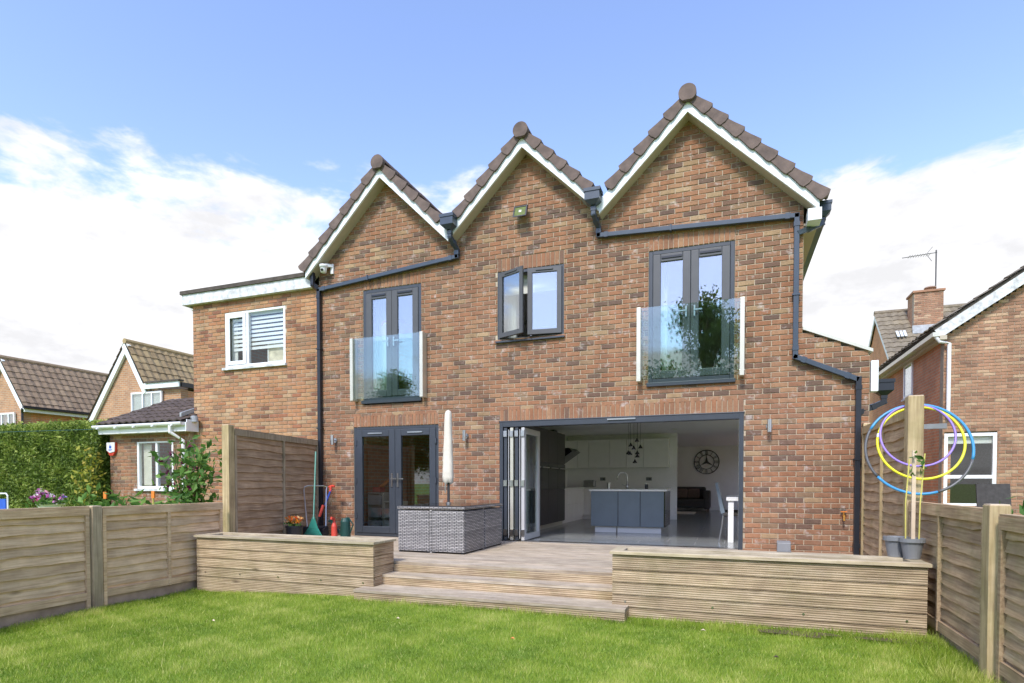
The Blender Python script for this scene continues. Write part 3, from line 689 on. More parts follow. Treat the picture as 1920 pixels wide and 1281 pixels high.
m = MB(); m.lathe((-7.11, -.14, 5.34), [(.03, -.075), (.05, -.06), (.06, -.02), (.062, .03), (.075, .035), (.075, .075), (.03, .085)], 16); m.build('dome', 'upvc_white', t, smooth=True)
m = MB(); m.tube([(-7.10, -.185, 5.315), (-7.10, -.21, 5.305)], .024, 12); m.build('lens', 'black_plastic', t)
t = thing('garden_tap', 'brass garden tap on the wall beside the right downpipe', 'tap', (1.50, 0, .87))
m = MB(); m.tube([(1.50, -.001, .90), (1.50, -.09, .90)], .016, 10); m.tube([(1.50, -.08, .90), (1.50, -.10, .83)], .014, 10); m.tube([(1.50, -.05, .90), (1.50, -.05, .95)], .010, 8); m.build('spout', 'brass', t)
m = MB(); m.bar((1.46, -.05, .955), (1.54, -.05, .955), .018, .012); m.build('tap_lever', 'orange_plastic', t)
m = MB(); m.box(1.465, 1.535, -.012, -.001, .93, .99); m.build('wall_plate', 'steel', t)
t = thing('vent_cover', 'grey sloping vent cover low on the wall above right planter', 'vent cover', (.75, 0, .42))
m = MB(); m.prism([(.66, -.002, .37), (.66, -.10, .37), (.66, -.085, .50), (.66, -.002, .53)], (.18, 0, 0)); m.build('hood', 'pot_grey', t, bevel=.01)
m = MB(); m.box(.655, .845, -.108, -.1005, .372, .388); m.build('lip', 'pot_grey', t)
# glass balconies
def balcony(x0, x1, z0, z1, label):
    t = thing('glass_balcony', label, 'balcony', ((x0+x1)/2, 0, z0), 'glass balustrades of the upstairs doors')
    for x in (x0, x1):
        m = MB(); m.box(x-.032, x+.032, -.16, -.001, z0, z1); m.build('post', 'alu_pale', t, bevel=.006)
        m = MB()
        for zc in (z0+.09, z1-.09): m.tube([(x-.034, -.09, zc), (x+.034, -.09, zc)], .012, 8)
        m.build('bolt', 'steel', t)
    m = MB(); m.box(x0+.033, x1-.033, -.125, -.110, z0+.03, z1-.0); m.build('glass_panel', 'glass_balcony', t)
balcony(-6.50, -5.05, 2.86, 4.00, 'clear glass balustrade across the narrow upstairs door on the left gable')
balcony(-1.30, .17, 2.90, 4.02, 'clear glass balustrade across the upstairs door on the right gable')
# ================================================================== kitchen contents
t = thing('kitchen_island', 'blue grey kitchen island with white worktop and white plinth', 'kitchen island', (-1.86, 2.8, .372))
m = MB(); m.box(-2.56, -1.15, 2.27, 3.25, .50, 1.19); m.build('carcass', 'cab_dark', t)
for a, b in ((-2.57, -2.03), (-2.025, -1.60), (-1.595, -1.15)):
    m = MB(); m.box(a+.003, b-.003, 2.245, 2.268, .50, 1.185); m.build('door_panel', 'island_blue', t, bevel=.003)
m = MB(); m.box(-1.148, -1.128, 2.25, 3.25, .50, 1.185); m.build('side_panel', 'oven_black', t)
m = MB(); m.box(-2.60, -1.10, 2.22, 3.30, 1.192, 1.23); m.build('worktop', 'worktop', t, bevel=.004)
for a, b in ((-2.50, -2.08), (-2.05, -1.21)):
    m = MB(); m.box(a, b, 2.33, 2.35, .373, .498); m.build('plinth', 'white_paint', t)
t = thing('mixer_tap', 'tall curved chrome mixer tap on the kitchen island', 'tap', (-1.93, 2.75, 1.23))
m = MB(); m.tube([(-1.93, 2.75, 1.231), (-1.93, 2.75, 1.45)]+[(-2.03+.10*math.cos(a), 2.75, 1.47+.10*math.sin(a)) for a in [math.pi*k/8 for k in range(9)]]+[(-2.13, 2.75, 1.42)], .014, 10); m.tube([(-1.93, 2.75, 1.231), (-1.93, 2.75, 1.33)], .03, 12); m.build('spout', 'steel', t, smooth=True)
m = MB(); m.tube([(-1.96, 2.73, 1.29), (-2.03, 2.70, 1.33)], .010, 8); m.build('lever', 'steel', t)
t = thing('glass_tumbler', 'steel tumbler on the island left of the tap', 'tumbler', (-2.30, 2.7, 1.23)); m = MB(); m.lathe((-2.30, 2.7, 1.231), [(.03, 0), (.038, .13), (.034, .13), (.027, .01)], 12); m.build('cup', 'steel', t)
t = thing('coffee_canister', 'small black canister on the island right of the tap', 'canister', (-1.55, 2.8, 1.23)); m = MB(); m.tube([(-1.55, 2.8, 1.231), (-1.55, 2.8, 1.33)], .035, 12); m.build('can', 'black_plastic', t); m = MB(); m.tube([(-1.55, 2.8, 1.331), (-1.55, 2.8, 1.345)], .037, 12); m.build('lid', 'steel', t)
t = thing('tall_oven_units', 'dark tall kitchen units with built in ovens along the left wall', 'kitchen units', (-3.9, 3.1, .372))
m = MB(); m.box(-4.29, -3.64, 1.0, 4.15, .47, 2.50); m.build('carcass', 'cab_dark', t)
yy = [1.0, 1.6, 2.2, 2.8, 3.5, 4.15]
for a, b in zip(yy[:-1], yy[1:]):
    m = MB(); m.box(-3.638, -3.618, a+.004, b-.004, .48, 1.20); m.build('lower_door', 'cab_dark', t)
    m = MB(); m.box(-3.638, -3.618, a+.004, b-.004, 1.80, 2.495); m.build('upper_door', 'cab_dark', t)
    ov = MB(); ov.box(-3.638, -3.612, a+.006, b-.006, 1.215, 1.785); o = ov.build('oven', 'oven_black', t)
    m = MB(); m.bar((-3.575, a+.08, 1.68), (-3.575, b-.08, 1.68), .018, .018); m.build('oven_handle', 'steel', o)
m = MB(); m.box(-4.28, -3.68, 1.0, 4.15, .373, .468); m.build('plinth', 'alu_pale', t)
t = thing('cooker_hood', 'angled black cooker hood beyond the ovens', 'cooker hood', (-3.9, 4.7, 1.9))
m = MB(); m.prism([(-4.29, 4.45, 1.72), (-4.10, 4.45, 1.72), (-3.52, 4.45, 2.12), (-3.60, 4.45, 2.20), (-4.29, 4.45, 2.20)], (0, .8, 0)); m.build('hood_body', 'oven_black', t)
m = MB(); m.box(-4.29, -4.05, 4.7, 5.0, 2.201, 2.67); m.build('flue', 'oven_black', t)
t = thing('white_base_units', 'white handleless base cabinets along the kitchen back wall', 'cabinets', (-2.8, 6.5, .372))
m = MB(); m.box(-4.29, -1.45, 6.34, 6.91, .47, 1.20); m.box(-4.29, -3.70, 4.16, 6.339, .47, 1.20); m.build('carcass', 'cab_white', t)
for k in range(5):
    a = -4.2+k*.55; m = MB(); m.box(a+.003, a+.547, 6.318, 6.339, .48, 1.15); m.build('door_panel', 'cab_white', t)
for k in range(4):
    a = 4.16+k*.54; m = MB(); m.box(-3.699, -3.678, a+.003, a+.537, .48, .82); m.box(-3.699, -3.678, a+.003, a+.537, .83, 1.15); m.build('drawer_front', 'cab_white', t)
m = MB(); m.box(-4.29, -1.43, 6.30, 6.915, 1.202, 1.24); m.box(-4.29, -3.66, 4.16, 6.299, 1.202, 1.24); m.build('worktop', 'worktop', t)
m = MB(); m.box(-4.28, -1.46, 6.40, 6.42, .373, .468); m.box(-3.76, -3.74, 4.17, 6.40, .373, .468); m.build('plinth', 'cab_white', t)
t = thing('white_wall_units', 'row of white wall cupboards at the back of the kitchen', 'cupboards', (-2.7, 6.7, 1.77))
for a, b in ((-4.29, -3.92), (-3.915, -3.60), (-3.595, -3.02), (-3.015, -2.57), (-2.565, -2.12), (-2.115, -1.47)):
    m = MB(); m.box(a, b, 6.57, 6.915, 1.77, 2.53); o = m.build('cupboard', 'cab_white', t)
    m = MB(); m.box(a+.003, b-.003, 6.548, 6.569, 1.772, 2.528); m.build('cupboard_door', 'cab_white', o)
t = thing('toaster', 'steel toaster on the back worktop', 'toaster', (-3.6, 6.6, 1.24)); m = MB(); m.box(-3.75, -3.42, 6.5, 6.72, 1.242, 1.43); m.build('toaster_body', 'steel', t, bevel=.03)
m = MB(); m.box(-3.70, -3.47, 6.55, 6.58, 1.431, 1.436); m.box(-3.70, -3.47, 6.63, 6.66, 1.431, 1.436); m.build('slot', 'oven_black', t)
for i, (sx, lab) in enumerate(((-3.28, 'grey double socket behind the toaster'), (-2.02, 'grey double socket right of the kitchen tap'))):
    t = thing('wall_socket', lab, 'socket', (sx, 6.91, 1.45)); m = MB(); m.box(sx-.075, sx+.075, 6.905, 6.919, 1.42, 1.51); m.build('face_plate', 'pot_grey', t); m = MB(); m.box(sx+.01, sx+.05, 6.895, 6.9045, 1.45, 1.475); m.build('switch', 'black_plastic', t)
t = thing('pendant_cluster', 'cluster of small black dome pendant lamps over the island', 'pendant lamp', (-1.75, 2.8, 2.679))
m = MB(); m.tube([(-1.75, 2.8, 2.679), (-1.75, 2.8, 2.64)], .16, 20); m.build('ceiling_rose', 'black_plastic', t)
for i, (dx, dy, z) in enumerate(((.0, .02, 2.19), (-.13, .05, 2.10), (.06, .10, 2.06), (-.05, -.08, 2.03), (-.17, 0, 1.94), (-.12, -.1, 1.92), (.0, .08, 1.94), (.02, -.05, 1.87), (-.04, .02, 1.76))):
    m = MB(); c = (-1.75+dx, 2.8+dy, z); m.lathe(c, [(.012, .075), (.018, .05), (.035, .03), (.05, 0), (.046, 0), (.03, .025), (.01, .045)], 12); o = m.build('lamp_shade', 'oven_black', t, smooth=True)
    m = MB(); m.tube([(c[0], c[1], z+.076), (c[0], c[1], 2.64)], .003, 4); m.build('cord', 'black_plastic', o)
    m = MB(); m.lathe(c, [(.02, -.012), (.026, .0), (.02, .018)], 8); m.build('bulb', 'steel', o)
# clock with roman numerals as spokes
t = thing('wall_clock', 'large black skeleton wall clock with roman numerals', 'clock', (-.74, 12.89, 2.11))
def ringm(m, c, r, w_, d=.02, n=40):
    for k in range(n):
        a, b = 2*math.pi*k/n, 2*math.pi*(k+1)/n
        P = lambda rr, an, yy_: (c[0]+rr*math.cos(an), yy_, c[2]+rr*math.sin(an))
        m.prism([P(r, a, c[1]), P(r+w_, a, c[1]), P(r+w_, b, c[1]), P(r, b, c[1])], (0, d, 0))
cc_ = (-.74, 12.865, 2.11)
m = MB(); ringm(m, cc_, .41, .03); ringm(m, cc_, .245, .022); m.build('ring', 'oven_black', t)
NUM = ['III', 'II', 'I', 'XII', 'XI', 'X', 'IX', 'VIII', 'VII', 'VI', 'V', 'IV']
for k, s in enumerate(NUM):
    a = 2*math.pi*k/12; e = Vector((math.cos(a), 0, math.sin(a))); tn = Vector((-math.sin(a), 0, math.cos(a)))*-1
    m = MB(); wd = .036; n = len(s); c0 = Vector(cc_)+e*.338
    for i, ch in enumerate(s):
        o_ = c0+tn*((i-(n-1)/2)*wd)
        if ch == 'I': m.bar(o_-e*.07+Vector((0, .008, 0)), o_+e*.07+Vector((0, .008, 0)), .012, .014, (0, 1, 0))
        elif ch == 'V': m.bar(o_-e*.07, o_+e*.07-tn*.014, .010, .012, (0, 1, 0)); m.bar(o_-e*.07, o_+e*.07+tn*.014, .010, .0125, (0, 1, 0))
        else: m.bar(o_-e*.07-tn*.014, o_+e*.07+tn*.014, .010, .012, (0, 1, 0)); m.bar(o_-e*.07+tn*.014, o_+e*.07-tn*.014, .010, .0125, (0, 1, 0))
    m.build('numeral', 'oven_black', t)
m = MB()
for a in (math.radians(90), math.radians(-30), math.radians(210)):
    e = Vector((math.cos(a), 0, math.sin(a))); p = Vector((-e.z, 0, e.x)); c0 = Vector(cc_)
    m.prism([c0+p*.05, c0+e*.25, c0-p*.05], (0, .012, 0))
m.build('hand', 'oven_black', t)
t = thing('dark_sofa', 'dark grey sofa with cushions against the far living room wall', 'sofa', (-1.2, 12.3, .372))
m = MB(); m.box(-2.3, -.75, 11.8, 12.75, .50, .80); m.build('seat', 'fabric_dark', t, bevel=.05)
m = MB(); m.box(-2.3, -.75, 12.5, 12.85, .80, 1.22); m.build('backrest', 'fabric_dark', t, bevel=.06)
m = MB(); m.box(-.80, -.58, 11.78, 12.85, .45, 1.10); m.build('armrest', 'fabric_dark', t, bevel=.07)
for cxq in (-1.55, -1.15):
    m = MB(); m.box(cxq-.2, cxq+.2, 12.3, 12.45, .82, 1.15); m.build('cushion', 'fabric_brown', t, bevel=.05)
for lx, ly in ((-.65, 11.85), (-.65, 12.75), (-2.2, 11.85)):
    m = MB(); m.tube([(lx, ly, .374), (lx, ly, .5)], .025, 8); m.build('leg', 'bark', t)
t = tag(MB().box(-2.1, -1.0, 10.0, 11.4, .374, .386).build('rug', 'rug', None), 'pale rug on the dark floor in front of the sofa', 'rug')
t = thing('dining_table', 'white dining table just inside the folding door on the right', 'table', (.5, 1.6, .372))
m = MB(); m.box(-.03, 1.2, .95, 2.6, 1.06, 1.12); m.build('table_top', 'white_paint', t, bevel=.005)
for lx, ly in ((.0, .98), (1.1, .98), (.0, 2.5), (1.1, 2.5)):
    m = MB(); m.box(lx, lx+.085, ly, ly+.085, .374, 1.059); m.build('leg', 'white_paint', t)
for i, (yy_, lab) in enumerate(((1.32, 'nearer blue grey dining chair with chrome legs'), (2.05, 'farther blue grey dining chair beyond the white table leg'))):
    t = thing('dining_chair', lab, 'chair', (-.15, yy_, .372), 'dining chairs at the white table')
    m = MB(); m.prism([(-.05, yy_-.21, .86), (-.17, yy_-.21, 1.36), (-.21, yy_-.21, 1.355), (-.11, yy_-.21, .84)], (0, .42, 0)); m.build('backrest', 'island_blue', t)
    m = MB(); m.box(-.08, .34, yy_-.21, yy_+.21, .80, .86); m.build('seat', 'fabric_dark', t, bevel=.015)
    for sy in (-.19, .19):
        m = MB(); m.tube([(-.08, yy_+sy, .80), (-.10, yy_+sy, .60), (-.14, yy_+sy, .376)], .014, 8); m.build('leg', 'steel', t)
        m = MB(); m.tube([(.30, yy_+sy, .80), (.32, yy_+sy, .376)], .014, 8); m.build('leg', 'steel', t)
for i, (dx, dy) in enumerate(((-1.25, 5.6), (.4, 8.5))):
    m = MB(); m.tube([(dx, dy, 2.679), (dx, dy, 2.664)], .06, 16); tag(m.build('ceiling_spotlight', 'white_paint', None), ['small white ceiling disc above the kitchen partition', 'small white ceiling disc over the living room'][i], 'ceiling light')
# ---- play room behind the glazed double door
t = thing('toy_storage', 'beige toy storage stair with grey bins behind the glazed door', 'storage unit', (-6.55, 1.2, .371))
for (a, b, h) in ((-6.95, -6.58, 1.16), (-6.57, -6.25, .98), (-6.24, -5.95, .68)):
    m = MB(); m.box(a, a+.02, 1.0, 1.42, .372, h); m.box(b-.02, b, 1.0, 1.42, .372, h); m.box(a+.02, b-.02, 1.0, 1.42, h-.02, h); m.box(a+.02, b-.02, 1.40, 1.42, .372, h-.02); o = m.build('shelf_frame', 'toy_beige', t)
    zz_ = .40
    while zz_+.22 < h:
        q = MB(); q.prism([(a+.05, .97, zz_), (b-.05, .97, zz_), (b-.025, .97, zz_+.19), (a+.025, .97, zz_+.19)], (0, .42, 0)); q.build('bin', 'bin_grey', o); zz_ += .255
t = thing('toy_digger', 'orange toy digger arm on top of the toy storage', 'toy', (-6.7, 1.2, 1.162))
m = MB(); m.box(-6.90, -6.72, 1.1, 1.3, 1.163, 1.27); m.build('cab', 'red_plastic', t, bevel=.015)
m = MB(); m.bar((-6.78, 1.2, 1.25), (-6.55, 1.2, 1.42), .05, .06); m.bar((-6.55, 1.2, 1.42), (-6.36, 1.2, 1.27), .045, .05); m.build('arm', 'orange_plastic', t)
m = MB(); m.prism([(-6.39, 1.14, 1.28), (-6.31, 1.14, 1.26), (-6.34, 1.14, 1.17), (-6.40, 1.14, 1.19)], (0, .12, 0)); m.build('bucket', 'dark_green', t)
t = thing('blue_toy', 'blue toy figure on the middle step of the toy storage', 'toy', (-6.4, 1.2, .982)); m = MB(); m.lathe((-6.41, 1.2, .983), [(.05, 0), (.10, .03), (.11, .09), (.07, .15), (.03, .17)], 10); m.build('toy_body', 'blue_plastic', t, smooth=True); m = MB(); m.lathe((-6.35, 1.12, 1.06), [(.01, -.05), (.045, -.02), (.045, .02), (.01, .05)], 8); m.build('toy_head', 'blue_plastic', t, smooth=True)
t = thing('grey_armchair', 'grey armchair with cushions seen through the right glazed door', 'armchair', (-5.2, 1.9, .371))
m = MB(); m.box(-5.75, -4.65, 1.5, 2.4, .40, .80); m.build('seat', 'fabric_grey', t, bevel=.06)
m = MB(); m.box(-5.75, -4.65, 2.2, 2.5, .80, 1.32); m.build('backrest', 'fabric_grey', t, bevel=.1)
for a in (-5.45, -5.02):
    m = MB(); m.box(a-.2, a+.2, 1.95, 2.15, .81, 1.12); m.build('cushion', 'curtain', t, bevel=.06)
# rainbow drawing stuck inside the left upstairs pane
t = thing('rainbow_drawing', 'small pastel rainbow picture in the left upstairs door pane', 'drawing', (-5.95, .2, 4.28))
for i, cn in enumerate(('petal_mix', 'hoop_purple', 'hoop_yellow')):
    m = MB(); r0 = .085-i*.02
    for k in range(12):
        a, b = math.pi*k/12, math.pi*(k+1)/12; P = lambda r, an: (-5.95+r*math.cos(an), .12, 4.26+r*math.sin(an))
        m.prism([P(r0-.018, a), P(r0, a), P(r0, b), P(r0-.018, b)], (0, .002, 0))
    m.build('arc', cn, t)

struct(MB().box(1.82, 4.4, .2, 14.5, .004, .02).build('added_side_paving', 'gravel_board'))  # unseen grey paving, added to cut green bounce from the lawn
# ================================================================== deck, steps, planters
deck = thing('deck', 'weathered grey timber deck with steps down to the lawn', 'deck', (-2.6, -1.4, 0))
ny = 20; bw = 2.85/ny
for i in range(ny):
    y0 = -2.85+i*bw; xl = -6.95
    m = MB(); m.box(xl+random.uniform(-.01, .01), 1.69, y0+.003, y0+bw-.003, .335+random.uniform(-.0015, .0015), .368); m.build('deck_board', 'deck_wood', deck)
MB().box(-6.9, 1.68, -2.80, -.02, .0, .333).build('deck_frame', 'fence_dark', deck)
def step(x0, x1, y0, y1, zt, h):
    nb = max(1, round((y1-y0)/.14)); b = (y1-y0)/nb
    for i in range(nb):
        m = MB(); m.box(x0, x1, y0+i*b+.003-(.012 if i == 0 else 0), y0+(i+1)*b-.003, zt-.03, zt); m.build('step_tread', 'deck_wood', deck)
    m = MB(); m.box(x0+.004, x1-.004, y0, y0+.028, zt-h, zt-.032); m.build('step_riser', 'planter_front', deck)
    m = MB(); m.box(x1-.03, x1-.001, y0+.03, y1, zt-h, zt-.033); m.build('step_end', 'planter_side', deck)
m = MB(); m.box(-3.925, -1.105, -2.872, -2.852, .245, .334); m.build('step_riser', 'planter_front', deck)
step(-3.98, -1.11, -3.12, -2.875, .245, .125)
step(-4.06, -.93, -3.53, -3.125, .122, .15)
def bolts(parent, pts):
    for x, z, y in pts: MB().tube([(x, y+.001, z), (x, y-.006, z)], .011, 8).build('screw_head', 'steel', parent)
def planter(x0, x1, y0, y1, zt, label, endboards):
    t = thing('timber_planter', label, 'planter', ((x0+x1)/2, (y0+y1)/2, 0))
    zb = -.13; edges = [zb, .10, .225, .35, .475, zt-.035] if True else []
    for a, b in zip(edges[:-1], edges[1:]):
        if b-a > .2: pass
        m = MB(); o_ = random.uniform(-.0015, .0015); m.box(x0, x1, y0+o_, y0+.028, a+.004, b-.004); m.build('front_board', 'planter_front', t)
        for (xx0, xx1) in ((x0+.002, x0+.03), (x1-.03, x1-.002)):
            m = MB(); m.box(xx0, xx1, y0+.0285, y1, a+.003, b-.003); m.build('side_board', 'planter_side', t)
        m = MB(); m.box(x0+.03, x1-.03, y1-.028, y1, a+.003, b-.003); m.build('back_board', 'planter_front', t)
    tw = .12
    for (a, b, c, d) in ((x0-.025, x1+.025, y0-.03, y0+tw-.03), (x0-.025, x1+.025, y1-tw+.02, y1+.02)):
        m = MB(); m.box(a, b, c, d, zt-.032, zt); m.build('top_trim', 'planter_trim', t, bevel=.004)
    for a in (x0-.025, x1+.025-tw):
        m = MB(); m.box(a, a+tw, y0+tw-.029, y1-tw+.019, zt-.031, zt-.001); m.build('top_trim', 'planter_trim', t, bevel=.004)
    m = MB(); m.box(x0+.03, x1-.03, y0+.03, y1-.03, .3, zt-.09); m.build('soil', 'soil', t)
    n = max(2, int((x1-x0)/.55))
    bolts(t, [(x0+.15+(x1-x0-.3)*i/(n-1)+random.uniform(-.02, .02), z, y0) for z in (.16,) for i in range(n)])
planter(-6.72, -3.93, -3.32, -2.87, .655, 'long weathered timber planter left of the deck steps', 0)
planter(-1.095, 1.60, -3.32, -2.87, .665, 'long weathered timber planter right of the deck steps beside the fence', 0)

# ================================================================== fences
def slat_mesh(ln, h, seed, amp=.012):
    rnd = random.Random(seed); n = 14; vs = []; kn = rnd.uniform(.2, .8)
    ph = rnd.uniform(0, 6)
    for i in range(n+1):
        u = ln*(i/n-.5); wv = amp*(math.sin(i*.7+ph)+.6*math.sin(i*1.9+ph*2)+rnd.uniform(-.4, .4)) - amp*1.5*math.exp(-((i/n-kn)*9)**2)
        # cross-section: thin top tucked behind, thick wavy lower edge in front
        vs += [(0, u, h), (.012, u, h), (-.030, u, wv), (-.006, u, wv-.004)]
    fs = []
    for i in range(n):
        a, b = i*4, (i+1)*4
        fs += [(a, b, b+2, a+2), (a+2, b+2, b+3, a+3), (a+1, a+3, b+3, b+1), (a, a+1, b+1, b)]
    fs += [(0, 2, 3, 1), (4*n, 4*n+1, 4*n+3, 4*n+2)]
    m = MB(); m.add(vs, fs); return m
def fence_panel(name, P0, P1, zb, zt, face, mat, label, group, nsl, mids=(.5,), rail=.085, board=True, frame_mat=None, amp=.006, sag=0):
    """waney-lap panel from P0 to P1 (x,y). face=+1/-1: which side (left normal) the battens show."""
    P0, P1 = Vector((*P0, 0)), Vector((*P1, 0)); d = (P1-P0); ln = d.length; d.normalize(); nrm = Vector((d.y, -d.x, 0))*face
    t = thing(name, label, 'fence', ((P0+P1)/2).to_tuple()[:2]+(zb,), group)
    ang = math.atan2(-nrm.y, -nrm.x)   # local x axis = -normal
    fm = frame_mat or mat; og = worigin(t)
    h0 = zb+(.15 if board else .02); top = zt
    variants = [slat_mesh(ln-.03, (top-h0)/nsl*1.38, len(label)*31+i*7, amp).mesh('slat', mat) for i in range(5)]
    sp = (top-.04-h0)/nsl
    for i in range(nsl):
        o = bpy.data.objects.new('slat', random.choice(variants)); C.objects.link(o); o.parent = t
        c = (P0+P1)/2; o.location = Vector((c.x, c.y, h0+i*sp))-og+nrm*.012*0
        fl_ = 1 if random.random() < .5 else -1
        o.rotation_euler = (random.uniform(-.006, .006), 0, math.atan2(nrm.y, nrm.x)+math.pi)
        o.scale = (1, fl_, 1)
    def beam(a, b, w_, h_, nm, mt, off=.03):
        m = MB(); m.bar(a+nrm*off, b+nrm*off, w_, h_); return m.build(nm, mt, t)
    Z = lambda v, z: Vector((v.x, v.y, z))
    beam(Z(P0, zt-rail/2), Z(P1, zt-rail/2), .045, rail, 'top_rail', fm)
    m = MB(); m.bar(Z(P0, zt+.008)+nrm*.01, Z(P1, zt+.008)+nrm*.01, .075, .016); m.build('capping', fm, t)
    for p, s in ((P0, 1), (P1, -1)):
        q = p+d*s*.022; beam(Z(q, zb+.04), Z(q, zt-rail-.001), .042, .04, 'stile', fm)
    for f in mids:
        q = P0+d*ln*f; beam(Z(q, zb+.14), Z(q, zt-rail-.001), .04, .035, 'batten', fm, .034)
    if board:
        m = MB(); m.bar(Z(P0, zb+.06), Z(P1, zb+.06), .04, .16); m.build('gravel_board', 'gravel_board', t)
        beam(Z(P0, zb+.185), Z(P1, zb+.185), .03, .085, 'bottom_rail', fm, .032)
    return t
def post(x, y, zb, zt, label, mat='post_wood', s=.095, yaw=0, group='fence posts'):
    t = thing('fence_post', label, 'fence post', (x, y, zb), group)
    m = MB(); c, s_ = math.cos(yaw), math.sin(yaw)
    m.obox((x, y, (zb+zt)/2), (c, s_, 0), (-s_, c, 0), (0, 0, 1), s/2, s/2, (zt-zb)/2); m.build('shaft', mat, t, bevel=.004)
    m = MB(); m.obox((x, y, zt+.004), (c, s_, 0), (-s_, c, 0), (0, 0, 1), s/2-.006, s/2-.006, .004); m.build('post_end_grain', 'stake', t)
FL = lambda y: -6.80-(y+4.7)*.03
LG = 'low panels of the left boundary fence'
fence_panel('lap_fence', (FL(-2.80), -2.80), (FL(-4.55), -4.55), -.11, 1.06, -1, 'fence_left', 'low weathered fence panel between left planter and the grey post', LG, 9, frame_mat='fence_left')
fence_panel('lap_fence', (FL(-4.70), -4.70), (FL(-6.55), -6.55), -.11, 1.075, -1, 'fence_left', 'low weathered fence panel at the left edge of the lawn', LG, 9, frame_mat='fence_left')
fence_panel('lap_fence', (FL(-6.70), -6.70), (FL(-8.5), -8.5), -.11, 1.075, -1, 'fence_left', 'low fence panel beside the viewer on the left', LG, 9, frame_mat='fence_left')
post(FL(-4.625)+.02, -4.625, -.15, 1.085, 'grey square post between the two low left fence panels', 'post_grey', .11)
post(FL(-6.62), -6.62, -.15, 1.085, 'grey square post beside the viewer in the left fence', 'post_grey', .11)
fence_panel('tall_lap_fence', (-7.36, -.08), (-6.93, -2.50), .30, 2.15, -1, 'fence_dark', 'tall dark brown fence panel between the two houses', None, 15, mids=(.47,), board=False, frame_mat='post_grey', amp=.008)
post(-6.90, -2.60, -.1, 2.20, 'tall pale timber post at the end of the dark fence panel', 'post_wood', .12, .1)
post(-7.40, -.03, 0, 2.12, 'timber post against the black downpipe on the left', 'post_grey', .08)
RX = 1.73
fence_panel('tall_lap_fence', (RX+.02, -2.17), (RX+.02, -.09), .30, 2.10, -1, 'fence_right', 'tall brown fence panel from hoop post to the house on the right', None, 15, mids=(.5,), board=False, frame_mat='post_wood', amp=.008)
post(RX+.03, -.045, 0, 2.16, 'timber post against the house at right end of the tall panel', 'post_wood', .09)
post(RX+.01, -2.30, -.1, 2.215, 'tall timber post carrying the three hoops', 'post_wood', .135)
fence_panel('lap_fence', (RX, -4.22), (RX, -2.40), -.05, 1.155, -1, 'fence_right', 'low mossy fence panel right of the planter below the hoops', 'low panels of the right boundary fence', 10, mids=(.52,), frame_mat='fence_right', amp=.007)
post(RX-.02, -4.34, -.1, 1.20, 'pale split timber post between the two low right fence panels', 'post_wood', .12)
fence_panel('lap_fence', (RX, -6.30), (RX, -4.46), -.05, 1.13, -1, 'fence_right', 'low mossy fence panel at the right edge of the picture', 'low panels of the right boundary fence', 10, mids=(.5,), frame_mat='fence_right', amp=.007)
# hoops hanging on the post
def hoop(cx_, cz, r, y, segs, tilt, label, rr=.0125, lean=.0):
    t = thing('play_hoop', label, 'hoop', (cx_, y, cz+r), 'hoops hung on the tall post')
    n = 72; P = lambda a: (cx_+r*math.sin(a)*math.cos(tilt), y-r*math.sin(a)*math.sin(tilt)+-.115*(1-math.cos(a)), cz+r*math.cos(a))
    for (a0, a1, mt) in segs:
        k = max(4, int(n*(a1-a0)/360)); m = MB(); m.tube([P(math.radians(a0+(a1-a0)*i/k)) for i in range(k+1)], rr, 8); m.build('hoop_section', mt, t, smooth=True)
hoop(1.775, 1.695, .452, -2.19, [(-62, 105, 'hoop_blue'), (105, 162, 'hoop_grey'), (162, 232, 'hoop_blue'), (232, 298, 'hoop_grey')], .05, 'largest hoop in blue and grey sections on the tall post', .0135)
hoop(1.79, 1.755, .365, -2.20, [(0, 280, 'hoop_yellow'), (280, 286, 'upvc_white'), (286, 360, 'hoop_yellow')], .05, 'bright yellow hoop hung over the tall post')
hoop(1.765, 1.83, .315, -2.195, [(0, 360, 'hoop_purple')], .05, 'smallest hoop, purple, on the tall post', .011)
def flower_pot(x, y, z, label, staked, r=.095):
    t = thing('plant_pot', label, 'plant pot', (x, y, z), 'grey pots on the right planter')
    m = MB(); m.lathe((x, y, z+.001), [(r*.68, 0), (r*.95, .15), (r*1.1, .15), (r*1.1, .185), (r*.98, .185), (r*.92, .16)], 20); m.build('pot', 'pot_grey', t)
    m = MB(); m.lathe((x, y, z+.14), [(r*.9, 0), (r*.9, .01)], 16); m.build('soil', 'soil', t)
    if staked:
        m = MB(); m.box(x-.002, x+.028, y+.02, y+.04, z+.10, z+.98); m.build('stake', 'stake', t)
        m = MB(); m.tube([(x-.05, y, z+.1), (x-.055, y, z+.5), (x-.03, y, z+.9)], .006, 6); m.tube([(x+.05, y-.01, z+.1), (x+.055, y-.01, z+.5), (x+.085, y-.01, z+.95)], .006, 6); m.build('cane', 'bamboo', t)
        for k in range(14): leaf_cloud(1, lambda: (x+random.uniform(-.04, .09), y+random.uniform(-.03, .03), z+random.choice([.78, .84, .9, .95, .98])+random.uniform(-.03, .03)), .04).build('leaf', 'leaf_bush', t)
